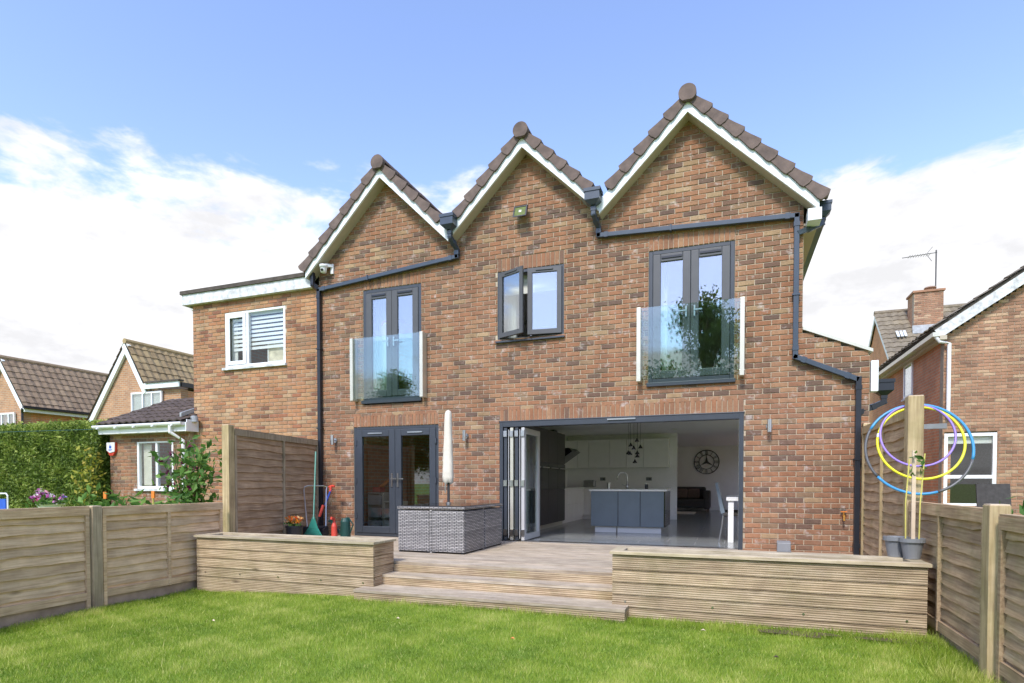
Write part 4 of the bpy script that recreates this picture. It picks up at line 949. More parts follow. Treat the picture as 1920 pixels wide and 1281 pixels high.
# ================================================================== foliage helpers
def leaf_cloud(n, pos, size, tintf=None, flat=0.0, m=None):
    m = m or MB()
    for i in range(n):
        p = Vector(pos()); s = size*random.uniform(.6, 1.35)
        a = Vector((random.gauss(0, 1), random.gauss(0, 1), random.gauss(0, 1)*(1-flat))).normalized(); b = a.orthogonal().normalized()
        b = (Matrix.Rotation(random.uniform(0, 6.28), 3, a) @ b); c = a.cross(b)
        m.add([p-b*s, p-c*s*.45+a*s*.12, p+b*s, p+c*s*.45+a*s*.12], [(0, 1, 2), (0, 2, 3)], tintf(p) if tintf else random.random())
    return m
flower_pot(1.47, -2.86, .666, 'empty grey plant pot behind the staked one', False)
flower_pot(1.565, -2.99, .666, 'front grey plant pot with a staked seedling', True)

# ================================================================== patio furniture
def rattan_chair(x0, x1, y0, y1, label, corner):
    """corner shell: outer faces on the given sides ('f','r','l','b')"""
    t = thing('rattan_chair', label, 'chair', ((x0+x1)/2, (y0+y1)/2, .369), 'woven chairs pushed under the table')
    z0, z1 = .371, .965
    m = MB()
    if 'f' in corner: MB().box(x0, x1, y0, y0+.05, z0+.015, z1).build('back_panel', 'rattan', t, bevel=.012)
    if 'b' in corner: MB().box(x0, x1, y1-.05, y1, z0+.015, z1).build('back_panel', 'rattan', t, bevel=.012)
    ya, yb = (y0+.051 if 'f' in corner else y0), (y1-.051 if 'b' in corner else y1)
    if 'r' in corner: MB().box(x1-.05, x1, ya, yb, z0+.015, z1).build('side_panel', 'rattan', t, bevel=.012)
    if 'l' in corner: MB().box(x0, x0+.05, ya, yb, z0+.015, z1).build('side_panel', 'rattan', t, bevel=.012)
    MB().box(x0+.055, x1-.055, y0+.055, y1-.055, z0+.30, z0+.36).build('seat', 'rattan', t)
    MB().box(x0+.07, x1-.07, y0+.07, y1-.07, z0+.362, z0+.44).build('seat_cushion', 'cream_cover', t, bevel=.02)
    for lx, ly in ((x0+.03, y0+.03), (x1-.03, y0+.03), (x0+.03, y1-.03), (x1-.03, y1-.03)):
        MB().box(lx-.02, lx+.02, ly-.02, ly+.02, z0, z0+.014).build('foot', 'black_plastic', t)
X0, X1, Y0, Y1 = -4.43, -3.39, -1.95, -.52
rattan_chair(X0, -3.925, Y0, -1.26, 'grey woven chair at the front left corner of the table', 'fl')
rattan_chair(-3.885, X1, Y0, -1.26, 'grey woven chair at the front right corner of the table', 'fr')
rattan_chair(-3.885, X1, -1.20, Y1, 'grey woven chair at the back right corner near the folding door', 'br')
rattan_chair(X0, -3.925, -1.20, Y1, 'grey woven chair at the back left corner by the glazed door', 'bl')
t = thing('rattan_table', 'square grey woven garden table with glass top', 'table', (-3.91, -1.235, .369))
m = MB(); m.box(X0-.01, X1+.01, Y0-.01, Y1+.01, .985, 1.025); m.build('table_frame', 'rattan', t, bevel=.01)
m = MB(); m.box(X0+.03, X1-.03, Y0+.03, Y1-.03, 1.026, 1.033); m.build('glass_top', 'oven_black', t)
for lx, ly in ((-3.905, Y0+.03), (-3.905, Y1-.03), (X0+.03, -1.23), (X1-.03, -1.23)):
    MB().box(lx-.016, lx+.016, ly-.025, ly+.025, .371, .984).build('leg', 'rattan', t)
t = thing('parasol', 'closed garden parasol in a cream cover standing through the table', 'parasol', (-4.0, -1.2, 1.034))
m = MB(); m.tube([(-4.0, -1.2, 1.034), (-4.0, -1.2, 2.3)], .021, 12); m.build('pole', 'cab_dark', t)
prof = [(.045, 1.345), (.075, 1.36), (.082, 1.45), (.076, 1.7), (.066, 2.0), (.058, 2.25), (.05, 2.40), (.035, 2.445), (.008, 2.46)]
m = MB(); n = 20; vs = []; fs = []
for j, (r_, z) in enumerate(prof):
    for k in range(n):
        a = 2*math.pi*k/n; rr = r_*(1+.10*math.sin(3*a+z*2)+.05*math.sin(7*a+z*9)); vs.append((-4.0+rr*math.cos(a), -1.2+rr*math.sin(a), z+(.02*math.sin(4*a) if j == 0 else 0)))
for j in range(len(prof)-1):
    for k in range(n): fs.append((j*n+k, j*n+(k+1) % n, (j+1)*n+(k+1) % n, (j+1)*n+k))
fs.append(tuple(range((len(prof)-1)*n, len(prof)*n))); m.add(vs, fs); m.build('cover', 'cream_cover', t, smooth=True)
m = MB(); m.tube([(-4.03, -1.25, 1.2), (-4.03, -1.25, 1.36)], .009, 6); m.build('crank', 'steel', t); m = MB(); m.tube([(-4.0, -1.2, 1.035), (-4.0, -1.2, 1.06)], .04, 12); m.build('collar', 'steel', t)
# ---- tools leaning in the corner
t = thing('leaf_rake', 'green plastic leaf rake leaning with its fan down', 'rake', (-6.72, -.85, .37))
ha, hb = Vector((-7.15, -.35, 1.93)), Vector((-6.80, -.85, .80)); dd = (hb-ha).normalized()
m = MB(); m.tube([ha, hb+dd*.1], .014, 8); m.build('handle', 'green_plastic', t)
sd_ = Vector((.95, -.25, 0)).normalized(); n_ = dd.cross(sd_).normalized(); base = hb+dd*.05
for k in range(15):
    f = (k-7)/7; e = base+dd*(.40-.05*abs(f))+sd_*f*.25
    m = MB(); m.tube([base+sd_*f*.02, base+dd*.18+sd_*f*.10, e, e+n_*.02+dd*.02], .0062, 5); m.build('tine', 'green_plastic', t)
m = MB(); m.prism([base-sd_*.03, base+sd_*.03, base+dd*.2+sd_*.13, base+dd*.22, base+dd*.2-sd_*.13], n_*.006); m.build('fan_web', 'green_plastic', t)
t = thing('push_mower', 'small push mower with bent steel handle in the fence corner', 'mower', (-7.05, -.7, .37))
m = MB(); m.tube([(-7.02, -.75, .55), (-7.20, -.62, 1.22), (-7.20, -.60, 1.28), (-7.16, -.55, 1.30), (-6.98, -.35, 1.30), (-6.94, -.31, 1.28), (-6.94, -.33, 1.22), (-6.82, -.5, .55)], .012, 8); m.build('handle', 'steel', t)
m = MB(); m.box(-7.10, -6.78, -.80, -.45, .40, .58); m.build('mower_body', 'black_plastic', t, bevel=.03)
for wx in (-7.12, -6.76):
    m = MB(); m.tube([(wx, -.62, .46), (wx+.03, -.62, .46)], .09, 14); m.build('wheel', 'black_plastic', t)
t = thing('grass_trimmer', 'grass trimmer with red grip and blue shaft by the downpipe', 'trimmer', (-6.75, -.4, .37))
m = MB(); m.tube([(-6.86, -.30, 1.22), (-6.93, -.38, .95)], .016, 8); m.build('shaft', 'blue_plastic', t)
m = MB(); m.tube([(-6.95, -.40, .95), (-7.0, -.45, .74)], .026, 8); m.tube([(-6.92, -.27, 1.28), (-6.84, -.28, 1.30), (-6.78, -.30, 1.29)], .022, 8); m.tube([(-6.86, -.29, 1.30), (-6.87, -.30, 1.20)], .024, 8); m.build('grip', 'red_plastic', t)
m = MB(); m.tube([(-7.0, -.45, .74), (-7.03, -.5, .45)], .014, 8); m.lathe((-7.03, -.5, .38), [(.09, 0), (.09, .05), (.04, .09)], 12); m.build('trimmer_head', 'black_plastic', t)
t = thing('watering_can', 'dark green watering can on the deck by the wall', 'watering can', (-6.36, -.55, .37))
m = MB(); m.lathe((-6.36, -.55, .371), [(.085, 0), (.09, .03), (.085, .30), (.06, .36), (.05, .36)], 16); m.build('can_body', 'dark_green', t)
m = MB(); m.tube([(-6.44, -.58, .45), (-6.60, -.62, .66)], [.03, .018], 8); m.tube([(-6.60, -.62, .66), (-6.63, -.63, .70)], [.02, .045], 10); m.build('spout', 'dark_green', t); m = MB(); m.tube([(-6.28, -.53, .45), (-6.22, -.52, .62), (-6.30, -.54, .74), (-6.36, -.55, .73)], .012, 6); m.build('handle', 'dark_green', t)
t = thing('spray_bottle', 'red orange spray bottle beside the watering can', 'bottle', (-6.50, -.62, .37))
m = MB(); m.lathe((-6.50, -.68, .371), [(.05, 0), (.055, .05), (.05, .22), (.02, .30), (.02, .34)], 12); m.build('bottle_body', 'red_plastic', t); m = MB(); m.bar((-6.50, -.68, .72), (-6.50, -.76, .74), .035, .045); m.build('trigger', 'red_plastic', t)
t = thing('flower_tub', 'black tub of orange flowers in front of the dark fence panel', 'flower pot', (-6.80, -1.35, .37))
m = MB(); m.lathe((-6.80, -1.35, .371), [(.10, 0), (.13, .24), (.14, .24), (.14, .27), (.12, .27), (.11, .22)], 16); m.build('tub', 'black_plastic', t)
leaf_cloud(60, lambda: (-6.80+random.uniform(-.12, .12), -1.35+random.uniform(-.1, .1), .64+random.uniform(0, .08)), .03).build('leaf', 'leaf_bush', t)
leaf_cloud(90, lambda: (-6.80+random.uniform(-.13, .13), -1.35+random.uniform(-.1, .1), .69+random.uniform(0, .10)), .032).build('flower', 'petal_orange', t)

# ================================================================== adjoining flat-roofed neighbour (left)
nb = thing('flat_roof_house', 'tan brick flat roofed house joined to the left of the gabled house', 'house', (-8.9, 0, 0))
NW = (-9.678, -8.142, 3.70, 4.83)
brick_wall(nb, (0, .0, 0), (1, 0, 0), (0, -1, 0), -.055, 5.07, lambda z: subtract([(-10.55, -7.335)], [(NW[0], NW[1], NW[2], NW[3]), (-9.28, -8.35, 0, 2.12)], z), 'brick_tan', 'mortar', 300, seed=11)
m = MB(); m.box(-10.55, -10.31, .242, 9, 0, 5.06); m.box(-10.55, -7.335, 9, 9.2, 0, 5.06); m.build('side_wall', 'far_brick_y', nb)
m = MB(); m.box(-10.70, -7.42, -.10, -.07, 5.06, 5.27); m.box(-10.73, -10.70, -.10, 9, 5.06, 5.27); m.build('fascia', 'paint_white_worn', nb)
m = MB(); m.box(-10.76, -7.40, -.13, 9.2, 5.272, 5.345); m.build('flat_roof', 'felt_dark', nb)
m = MB(); m.box(-10.66, -7.42, -.069, .0, 5.062, 5.08); m.build('soffit', 'paint_white_worn', nb)
m = MB(); m.tube([(-10.80, .2, 5.10), (-10.80, 8.8, 5.10)], .055, 10); m.build('gutter', 'alu_pale', nb)
def white_window(root, x0, x1, z0, z1, y, splits, gl='glass_window', b=.055, sill=True, mat='upvc_white'):
    m = MB(); frame(m, x0, x1, z0, z1, y+.012, y+.08, b)
    for s in splits: m.box(s-.03, s+.03, y+.013, y+.079, z0+b, z1-b)
    p = m.build('window', mat, root, bevel=.005)
    xs = [x0+b]+[q for s in splits for q in (s-.03, s+.03)]+[x1-b]
    for a, c in zip(xs[::2], xs[1::2]): MB().box(a, c, y+.04, y+.046, z0+b, z1-b).build('pane', gl, p)
    if sill: MB().box(x0-.04, x1+.04, y-.05, y+.07, z0-.05, z0-.001).build('sill', 'paint_white_worn', p, bevel=.004)
    return p
p = white_window(nb, *NW, .0, [-9.10], gl='glass_clear')
m = MB(); frame(m, NW[0]+.057, -9.132, NW[2]+.057, NW[3]-.057, -.004, .011, .075); m.build('sash', 'upvc_white', p, bevel=.004)
for k in range(9): MB().box(-9.55, -8.16, .10, .105, 4.05+k*.085, 4.05+k*.085+.055).build('blind_slat', 'upvc_white', p)
MB().box(-9.62, -9.46, .12, .14, 3.72, 4.80).build('curtain', 'curtain', p)
m = MB(); frame(m, -8.70, -8.25, 3.77, 4.17, .13, .15, .03); pf = m.build('picture_frame', 'curtain', p); MB().box(-8.67, -8.28, .145, .148, 3.80, 4.14).build('canvas', 'picture', pf)
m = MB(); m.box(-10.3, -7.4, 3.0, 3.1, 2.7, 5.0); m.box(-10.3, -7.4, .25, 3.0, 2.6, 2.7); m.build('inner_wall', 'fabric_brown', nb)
m = MB(); frame(m, -9.28, -8.35, .1, 2.12, .01, .09, .07); d_ = m.build('back_door', 'upvc_white', nb); MB().box(-9.21, -8.42, .03, .06, .17, 2.05).build('door_leaf', 'upvc_white', d_); MB().box(-9.15, -8.95, -.01, .029, 1.0, 1.12).build('door_handle', 'steel', d_)
m = MB(); m.tube([(-9.47, -.002, 2.24), (-9.47, -.07, 2.24)], .03, 8); m.lathe((-9.47, -.08, 2.19), [(.03, 0), (.05, .03), (.05, .09), (.02, .11)], 10); m.build('porch_light', 'black_plastic', nb)
# single-storey side extension
ext = thing('lean_to_extension', 'single storey brick extension with dark tiled lean-to roof and white gutter', 'extension', (-11.7, 0, 0))
EY = -.12
EW = (-12.10, -11.02, 1.23, 2.27)
brick_wall(ext, (0, EY, 0), (1, 0, 0), (0, -1, 0), -.08, 2.42, lambda z: subtract([(-12.93, -10.552)], [EW], z), 'brick_red', 'mortar', 180, seed=21)
m = MB(); m.box(-12.93, -12.70, EY+.242, 3, 0, 2.42); m.build('side_wall', 'far_brick_y', ext)
white_window(ext, *EW, EY, [-11.52], gl='glass_clear'); MB().box(-12.04, -11.80, EY+.12, EY+.13, 1.3, 2.2).build('blind', 'rug', ext); 
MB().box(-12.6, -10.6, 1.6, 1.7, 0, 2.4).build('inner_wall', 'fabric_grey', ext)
m = MB(); m.box(-13.02, -10.40, EY-.20, EY-.18, 2.42, 2.60); m.box(-10.42, -10.40, EY-.18, EY+.1, 2.42, 2.66); m.build('fascia', 'upvc_white', ext)
m = MB(); m.box(-13.02, -10.44, EY-.179, EY, 2.42, 2.435); m.build('soffit', 'upvc_white', ext)
m = MB()
ring = [(EY-.26+.055*math.cos(a), 2.585+.055*math.sin(a)) for a in [math.pi+math.pi*k/8 for k in range(9)]]+[(EY-.21, 2.60), (EY-.31, 2.60)]
m.prism([(-13.05, y, z) for y, z in ring], (2.62, 0, 0)); m.build('gutter', 'upvc_white', ext)
for k in range(5): MB().box(-12.9+k*.55, -12.86+k*.55, EY-.325, EY-.20, 2.52, 2.545).build('gutter_bracket', 'upvc_white', ext)
m = MB(); m.tube([(-10.78, EY-.26, 2.55), (-10.78, EY-.26, 2.40), (-10.64, EY-.07, 2.24), (-10.64, EY-.06, .1)], .036, 10); m.build('downpipe', 'upvc_white', ext)
m = MB(); m.tube([(-10.46, -.10, 2.70), (-10.36, -.14, 2.70), (-10.36, -.14, 2.62)], .06, 10); m.build('waste_pipe', 'lead', ext)
def tile_roof(root, O, U, V, nu, nv, tw, th, mat, individual=True, name='roof_tile', skip=None):
    """O lower corner, U along the eave, V up the slope (unit vectors); curved interlocking tiles."""
    O, U, V = Vector(O), Vector(U), Vector(V); Nn = U.cross(V).normalized(); 
    if Nn.z < 0: Nn = -Nn
    def tile_pts(c):
        vs = []
        for j in (0, 1):
            for k in range(5):
                f = k/4; hgt = .022*math.sin(f*math.pi*2*.5)**2*1.6
                base = c+U*(f*tw)+V*(j*th*1.12-.02)+Nn*(hgt+(.028 if j == 0 else 0.0))
                vs.append(base)
        for k in range(5): vs.append(vs[k]-Nn*.03)
        fs = [(k, k+1, 5+k+1, 5+k) for k in range(4)]+[(10+k, 10+k+1, k+1, k) for k in range(4)]
        return vs, fs
    if individual:
        ms = []
        for i in range(4):
            m = MB(); vs, fs = tile_pts(Vector((0, 0, 0))); m.add(vs, fs, (i+.5)/4); ms.append(m.mesh(name, mat))
    big = MB()
    for r in range(nv):
        for q in range(nu):
            c = O+U*(q*tw)+V*(r*th)
            if skip and skip(c): continue
            c = c+Nn*random.uniform(-.004, .006)+V*random.uniform(-.008, .008)
            if individual: inst(name, random.choice(ms), c, root)
            else: vs, fs = tile_pts(c); big.add(vs, fs)
    if not individual: big.build(name+'s', mat, root, kind='stuff')
    P = [O-Nn*.02, O+U*nu*tw-Nn*.02, O+U*nu*tw+V*nv*th-Nn*.02, O+V*nv*th-Nn*.02]
    if skip is None: MB().prism(P, Nn*-.05).build('roof_deck', 'felt_dark', root)
def tile_mat(name, stops):
    m, t, b = newmat(name); at = N(t, 'ShaderNodeAttribute', attribute_name='tint'); oi = N(t, 'ShaderNodeObjectInfo')
    f = math_n(t, 'FRACT', math_n(t, 'ADD', at.outputs['Fac'], oi.outputs['Random'])); g = N(t, 'ShaderNodeNewGeometry')
    n = noise(t, g.outputs['Position'], 7, 6, .7); col = mixc(t, .55, ramp(t, f, stops), ramp(t, n, [(.3, stops[0][1]), (.7, stops[-1][1])]))
    L(t, col, b.inputs['Base Color']); b.inputs['Roughness'].default_value = .9; bump(t, b, noise(t, g.outputs['Position'], 40, 4), .5, .01)
tile_mat('tile_moss', [(0, (.17, .12, .065)), (.4, (.33, .24, .13)), (.7, (.25, .19, .115)), (1, (.46, .35, .17))])
tile_mat('tile_old', [(0, (.11, .09, .065)), (.4, (.20, .165, .115)), (.7, (.15, .13, .10)), (1, (.32, .27, .18))])
tile_mat('tile_leanto', [(0, (.045, .034, .028)), (.4, (.085, .062, .05)), (.7, (.065, .05, .042)), (1, (.14, .105, .085))])
tile_mat('tile_far', [(0, (.14, .095, .06)), (.4, (.26, .185, .12)), (.7, (.19, .14, .095)), (1, (.36, .27, .17))])
sl = math.radians(23); tile_roof(ext, (-12.98, EY-.24, 2.63), (1, 0, 0), (0, math.cos(sl), math.sin(sl)), 12, 7, .21, .28, 'tile_leanto')
m = MB(); m.prism([(-10.60, -.3, 2.72), (-10.60, 1.7, 3.52), (-10.60, 1.7, 3.60), (-10.60, -.3, 2.80)], (.05, 0, 0)); m.build('flashing', 'lead', ext)
t = thing('alarm_box', 'white and red alarm box under the extension gutter', 'alarm box', (-12.83, EY, 2.15))
ax, az = -12.82, 2.12; m = MB(); m.prism([(ax-.13, EY-.001, az+.13), (ax+.13, EY-.001, az+.13), (ax+.13, EY-.001, az-.05), (ax+.05, EY-.001, az-.16), (ax-.05, EY-.001, az-.16), (ax-.13, EY-.001, az-.05)], (0, -.05, 0)); m.build('case', 'red_plastic', t)
m = MB(); m.prism([(ax-.128, EY-.0515, az+.129), (ax+.128, EY-.0515, az+.129), (ax+.12, EY-.0515, az-.07), (ax-.03, EY-.0515, az-.10), (ax-.128, EY-.0515, az-.045)], (0, -.012, 0)); m.build('cover_plate', 'upvc_white', t)
m = MB(); m.box(ax-.04, ax+.03, EY-.067, EY-.0640, az+.0, az+.05); ringm(m, (ax-.005, EY-.067, az+.055), .018, .010, .003, 12); m.build('padlock_emblem', 'chair_blue', t)
m = MB()
for k, wd in enumerate((.12, .09)): m.box(ax-.06, ax-.06+wd, EY-.067, EY-.064, az-.028-k*.022, az-.018-k*.022)
m.build('lettering_lines', 'chair_blue', t)

# ================================================================== houses behind on the left
def gable_house(name, label, xa, za, y, xl, zl, xr, zr, xw0, xw1, depth, tilem, ridge_z=None, ret=None, nt_=14):
    h = thing(name, label, 'house', (xa, y, 0))
    m = MB(); m.prism([(xw0, y, 0), (xw1, y, 0), (xw1, y, zr-.1), (xr, y, zr-.02), (xa, y, za-.25), (xl, y, zl-.1), (xw0, y, zl-.1)] if xw0 > xl else [(xl, y, 0), (xw1, y, 0), (xw1, y, zr-.1), (xr, y, zr-.02), (xa, y, za-.25), (xl, y, zl-.1)], (0, .3, 0)); m.build('gable_wall', 'far_brick_x', h)
    MB().box(xw1-.25, xw1-.001, y+.301, y+depth, 0, zr-.12).build('side_wall', 'far_brick_y', h)
    for (ex, ez) in ((xl, zl), (xr, zr)):
        s = -1 if ex < xa else 1
        d = Vector((ex-xa, 0, ez-za)); ln = d.length; d.normalize(); n_ = Vector((-d.z*1, 0, d.x)) if s > 0 else Vector((d.z, 0, -d.x))
        if n_.z < 0: n_ = -n_
        A = Vector((xa, y-.12-(.004 if s > 0 else 0), za)); B = A+d*(ln+.1)
        MB().prism([A-n_*.02, B-n_*.02, B-n_*.24, A-n_*.24], (0, .10, 0)).build('bargeboard', 'fascia_white', h)
        MB().prism([A+n_*.0, B+n_*.0, B-n_*.05, A-n_*.05], (0, depth+.1, 0)).build('roof_slope', 'felt_dark', h)
        th = .33; nv = int(ln/th)+1; tw = .30
        O = Vector((ex, y-.14, ez))+d*.12+n_*.02
        tile_roof(h, O, (0, 1, 0), -d, int(depth/tw), nv, tw, th, tilem, individual=False, skip=lambda c: False)
    m = MB(); m.tube([(xa, y-.15, za+.03), (xa, y+depth, za+.03)], .10, 8); m.build('ridge', tilem, h)
    return h
hA = gable_house('gabled_house', 'brick house with white bargeboards and mossy roof behind the lean-to', -21.29, 6.66, 6.5, -23.6, 3.55, -20.22, 4.86, -23.2, -18.63, 7.5, 'tile_moss')
MB().box(-20.3, -18.50, 6.30, 6.36, 4.82, 5.02).build('return_fascia', 'fascia_white', hA); MB().box(-20.15, -18.45, 6.25, 6.48, 5.02, 5.08).build('return_roof', 'felt_dark', hA)
MB().box(-20.25, -18.64, 6.81, 14, 4.80, 4.95).build('return_flat', 'felt_dark', hA)
MB().box(-18.63, -18.52, 6.45, 14, 4.84, 5.0).build('side_gutter', 'black_plastic', hA)
p = white_window(hA, -21.05, -19.47, 3.78, 4.74, 6.38, [-20.45, -19.98], b=.07); MB().box(-21.0, -19.5, 6.47, 6.49, 3.85, 4.68).build('net_curtain', 'curtain', p)
hB = gable_house('far_gabled_house', 'farther brick house with long brown roof at the left edge', -28.77, 6.63, 6.5, -30.3, 4.5, -27.25, 4.52, -30.3, -27.5, 9.0, 'tile_far')
MB().box(-27.2, -27.1, 6.3, 15.4, 4.44, 4.54).build('gutter', 'black_plastic', hB); MB().box(-27.32, -27.22, 6.4, 15.4, 4.30, 4.45).build('eave_board', 'fascia_white', hB)
MB().tube([(-27.3, 6.35, 4.42), (-27.42, 6.42, 4.25), (-27.42, 6.42, 1)], .045, 8).build('downpipe', 'black_plastic', hB)
white_window(hB, -29.3, -27.9, 3.3, 4.30, 6.38, [-28.75, -28.3], b=.07)
# ================================================================== houses on the right
hR = thing('brown_brick_house', 'brown brick house with white verge board beyond the right fence', 'house', (6, 7.3, 0))
RW = (4.63, 5.65, .80, 2.52)
def r_iv(z):
    top = 4.72+(6.13-4.72)/(6.23-4.74)*0
    a = 4.74
    if z > 4.80: a = 4.74+(z-4.80)/.69
    return subtract([(a, 8.6)], [(4.78, 5.80, RW[2], RW[3])], z) if a < 8.5 else []
RW = (4.78, 5.80, .80, 2.52)
brick_wall(hR, (0, 7.3, 0), (1, 0, 0), (0, -1, 0), 0, 7.6, r_iv, 'brick_brown', 'mortar_dark', 300, seed=31)
p = white_window(hR, *RW, 7.3, [], b=.075, gl='glass_clear'); m = MB(); m.box(RW[0]+.075, RW[1]-.075, 7.31, 7.375, 1.46, 1.54); m.build('transom', 'upvc_white', p)
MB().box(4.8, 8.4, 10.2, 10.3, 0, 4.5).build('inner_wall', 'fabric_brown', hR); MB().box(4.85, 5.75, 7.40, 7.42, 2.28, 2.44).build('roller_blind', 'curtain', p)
MB().box(4.74, 4.98, 7.541, 14.5, 0, 4.80).build('side_wall', 'far_brick_y', hR)
vA, vB = Vector((4.50, 7.12, 4.93)), Vector((8.7, 7.12, 7.83)); nd = (vB-vA).normalized(); nn = Vector((-nd.z, 0, nd.x))
MB().prism([vA, vB, vB-nn*.22, vA-nn*.22], (0, .03, 0)).build('bargeboard', 'paint_white_worn', hR)
MB().prism([vA-nn*.2+Vector((0, .031, 0)), vB-nn*.2+Vector((0, .031, 0)), vB-nn*.22+Vector((0, .031, 0)), vA-nn*.22+Vector((0, .031, 0))], (0, .15, 0)).build('soffit', 'paint_white_worn', hR)
MB().prism([vA+nn*.06, vB+nn*.06, vB+nn*.002, vA+nn*.002], (0, 7.3, 0)).build('roof_slope', 'felt_dark', hR)
tile_roof(hR, vA+nn*.07+Vector((0, -.06, 0)), (0, 1, 0), nd, 22, 16, .33, .35, 'tile_old', individual=False, skip=lambda c: False)
MB().box(4.46, 4.60, 7.1, 14.4, 4.78, 4.88).build('gutter', 'alu_pale', hR); MB().box(4.60, 4.74, 7.1, 14.4, 4.70, 4.80).build('eave_soffit', 'soffit_cream', hR)
MB().tube([(4.52, 7.16, 4.80), (4.62, 7.16, 4.66), (4.82, 7.22, 4.62), (4.82, 7.22, 2.9)], .042, 10).build('downpipe', 'upvc_white', hR)
p = white_window(hR, 5, 5.1, 4, 4.5, 20, [], sill=False); bpy.data.objects.remove(p.children[0]); bpy.data.objects.remove(p)
def side_window(root, x, y0, y1, z0, z1):
    m = MB(); b = .07
    for (a, c, d, e) in ((y0, y0+b, z0, z1), (y1-b, y1, z0, z1), (y0+b, y1-b, z0, z0+b), (y0+b, y1-b, z1-b, z1)): m.box(x-.03, x+.02, a, c, d, e)
    p = m.build('window', 'upvc_white', root); MB().box(x-.015, x-.008, y0+b, y1-b, z0+b, z1-b).build('pane', 'glass_window', p); MB().box(x-.07, x+.0, y0-.04, y1+.04, z0-.05, z0-.001).build('sill', 'paint_white_worn', p)
side_window(hR, 4.735, 9.72, 10.55, 3.75, 4.72)
side_window(hR, 4.735, 12.6, 14.0, 2.2, 3.4)
MB().prism([(2.6, 7.0, 2.62), (4.735, 7.0, 2.62), (4.735, 7.0, 2.74), (2.6, 7.0, 2.70)], (0, .08, 0)).build('porch_gutter', 'pot_grey', hR)
hC = thing('chimney_house', 'house with old tiled roof and brick chimney far behind on the right', 'house', (7.5, 19, 0))
tC = Vector((5.88, 20, 8.62)); eC = Vector((5.88, 16.6, 5.5))
m = MB(); m.prism([(5.95, 16.9, 0), (5.95, 23.1, 0), (5.95, 23.1, 5.5), (5.95, 20, 8.42), (5.95, 16.9, 5.5)], (.3, 0, 0)); m.build('gable_wall', 'far_brick_y', hC)
MB().box(6.251, 16, 16.9, 17.2, 0, 5.6).build('front_wall', 'far_brick_x', hC)
dC = (eC-tC).normalized(); 
MB().prism([tC, eC, eC-Vector((0, 0, .1)), tC-Vector((0, 0, .1))], (9, 0, 0)).build('roof_slope', 'felt_dark', hC)
eB = Vector((5.88, 23.4, 5.5)); MB().prism([tC, eB, eB-Vector((0, 0, .1)), tC-Vector((0, 0, .1))], (9, 0, 0)).build('roof_slope', 'felt_dark', hC)
tile_roof(hC, eC+Vector((-.06, 0, .05)), (1, 0, 0), -dC, 18, 13, .30, .35, 'tile_old', individual=True, skip=lambda c: False)
MB().prism([tC+Vector((-.02, 0, -.02)), eB+Vector((-.02, 0, -.02)), eB+Vector((-.02, 0, -.25)), tC+Vector((-.02, 0, -.25))], (.03, 0, 0)).build('bargeboard', 'fascia_white', hC)
MB().prism([tC+Vector((-.02, 0, -.02)), eC+Vector((-.02, 0, -.02)), eC+Vector((-.02, 0, -.25)), tC+Vector((-.02, 0, -.25))], (.03, 0, 0)).build('bargeboard', 'fascia_white', hC)
MB().tube([(5.84, 20, 8.66), (14.9, 20, 8.66)], .11, 8).build('ridge', 'tile_old', hC)
brick_wall(hC, (0, 18.6, 0), (1, 0, 0), (0, -1, 0), 7.2, 9.0, lambda z: [(6.95, 7.95)], 'brick_brown', 'mortar_dark', 0, seed=41, wall_name='chimney_core', name='chimney_brick')
MB().box(6.95, 7.95, 18.845, 19.5, 7.2, 9.0).build('chimney_stack', 'far_brick_x', hC)
MB().box(6.90, 8.0, 18.55, 19.55, 9.001, 9.08).build('chimney_cap', 'brick_brown', hC); MB().lathe((7.6, 19, 9.081), [(.10, 0), (.11, .12), (.22, .16), (.20, .2), (.02, .26)], 12).build('chimney_pot', 'gravel_board', hC)
MB().prism([(6.9, 18.50, 7.36), (8.1, 18.50, 7.36), (8.1, 18.59, 7.70), (6.9, 18.59, 7.70)], (0, .02, 0)).build('lead_flashing', 'lead', hC)
for fx0 in (6.35, 6.48, 6.60):
    MB().obox((fx0, 18.35, 7.36), (1, 0, 0), (0, .73, .68), (0, -.68, .73), .045, .22, .015).build('lead_slip', 'stain_white', hC)
ta = thing('television_aerial', 'thin television aerial on a pole above the far chimney', 'aerial', (7.95, 19.6, 9.3))
MB().tube([(7.95, 19.6, 9.3), (7.95, 19.6, 10.95)], .025, 6).build('pole', 'cab_dark', ta)
MB().tube([(7.98, 19.6, 10.85), (6.75, 19.6, 10.78)], .014, 5).build('boom', 'cab_dark', ta)
for k in range(9): MB().tube([(7.0+k*.09, 19.42, 10.8), (7.0+k*.09, 19.78, 10.8)], .008, 4).build('element', 'cab_dark', ta)
m = MB(); m.tube([(7.62, 19.6, 10.84), (7.82, 19.6, 11.10)], .010, 4); m.tube([(7.62, 19.6, 10.80), (7.80, 19.6, 10.52)], .010, 4); m.build('reflector', 'cab_dark', ta)
t = thing('garden_chair', 'black garden chair back showing over the right fence', 'chair', (4.0, 2, 0))
m = MB(); m.prism([(3.72, 2.0, .55), (4.16, 2.0, .55), (4.16, 2.14, 1.34), (3.72, 2.14, 1.34)], (0, .03, 0)); m.build('backrest', 'fabric_dark', t); m = MB(); m.box(3.72, 4.16, 1.5, 2.0, .42, .46); m.build('seat', 'fabric_dark', t)
for lx, ly in ((3.74, 1.52), (4.14, 1.52), (3.74, 2.0), (4.14, 2.0)): MB().tube([(lx, ly, .0), (lx, ly, .42)], .015, 6).build('leg', 'black_plastic', t)

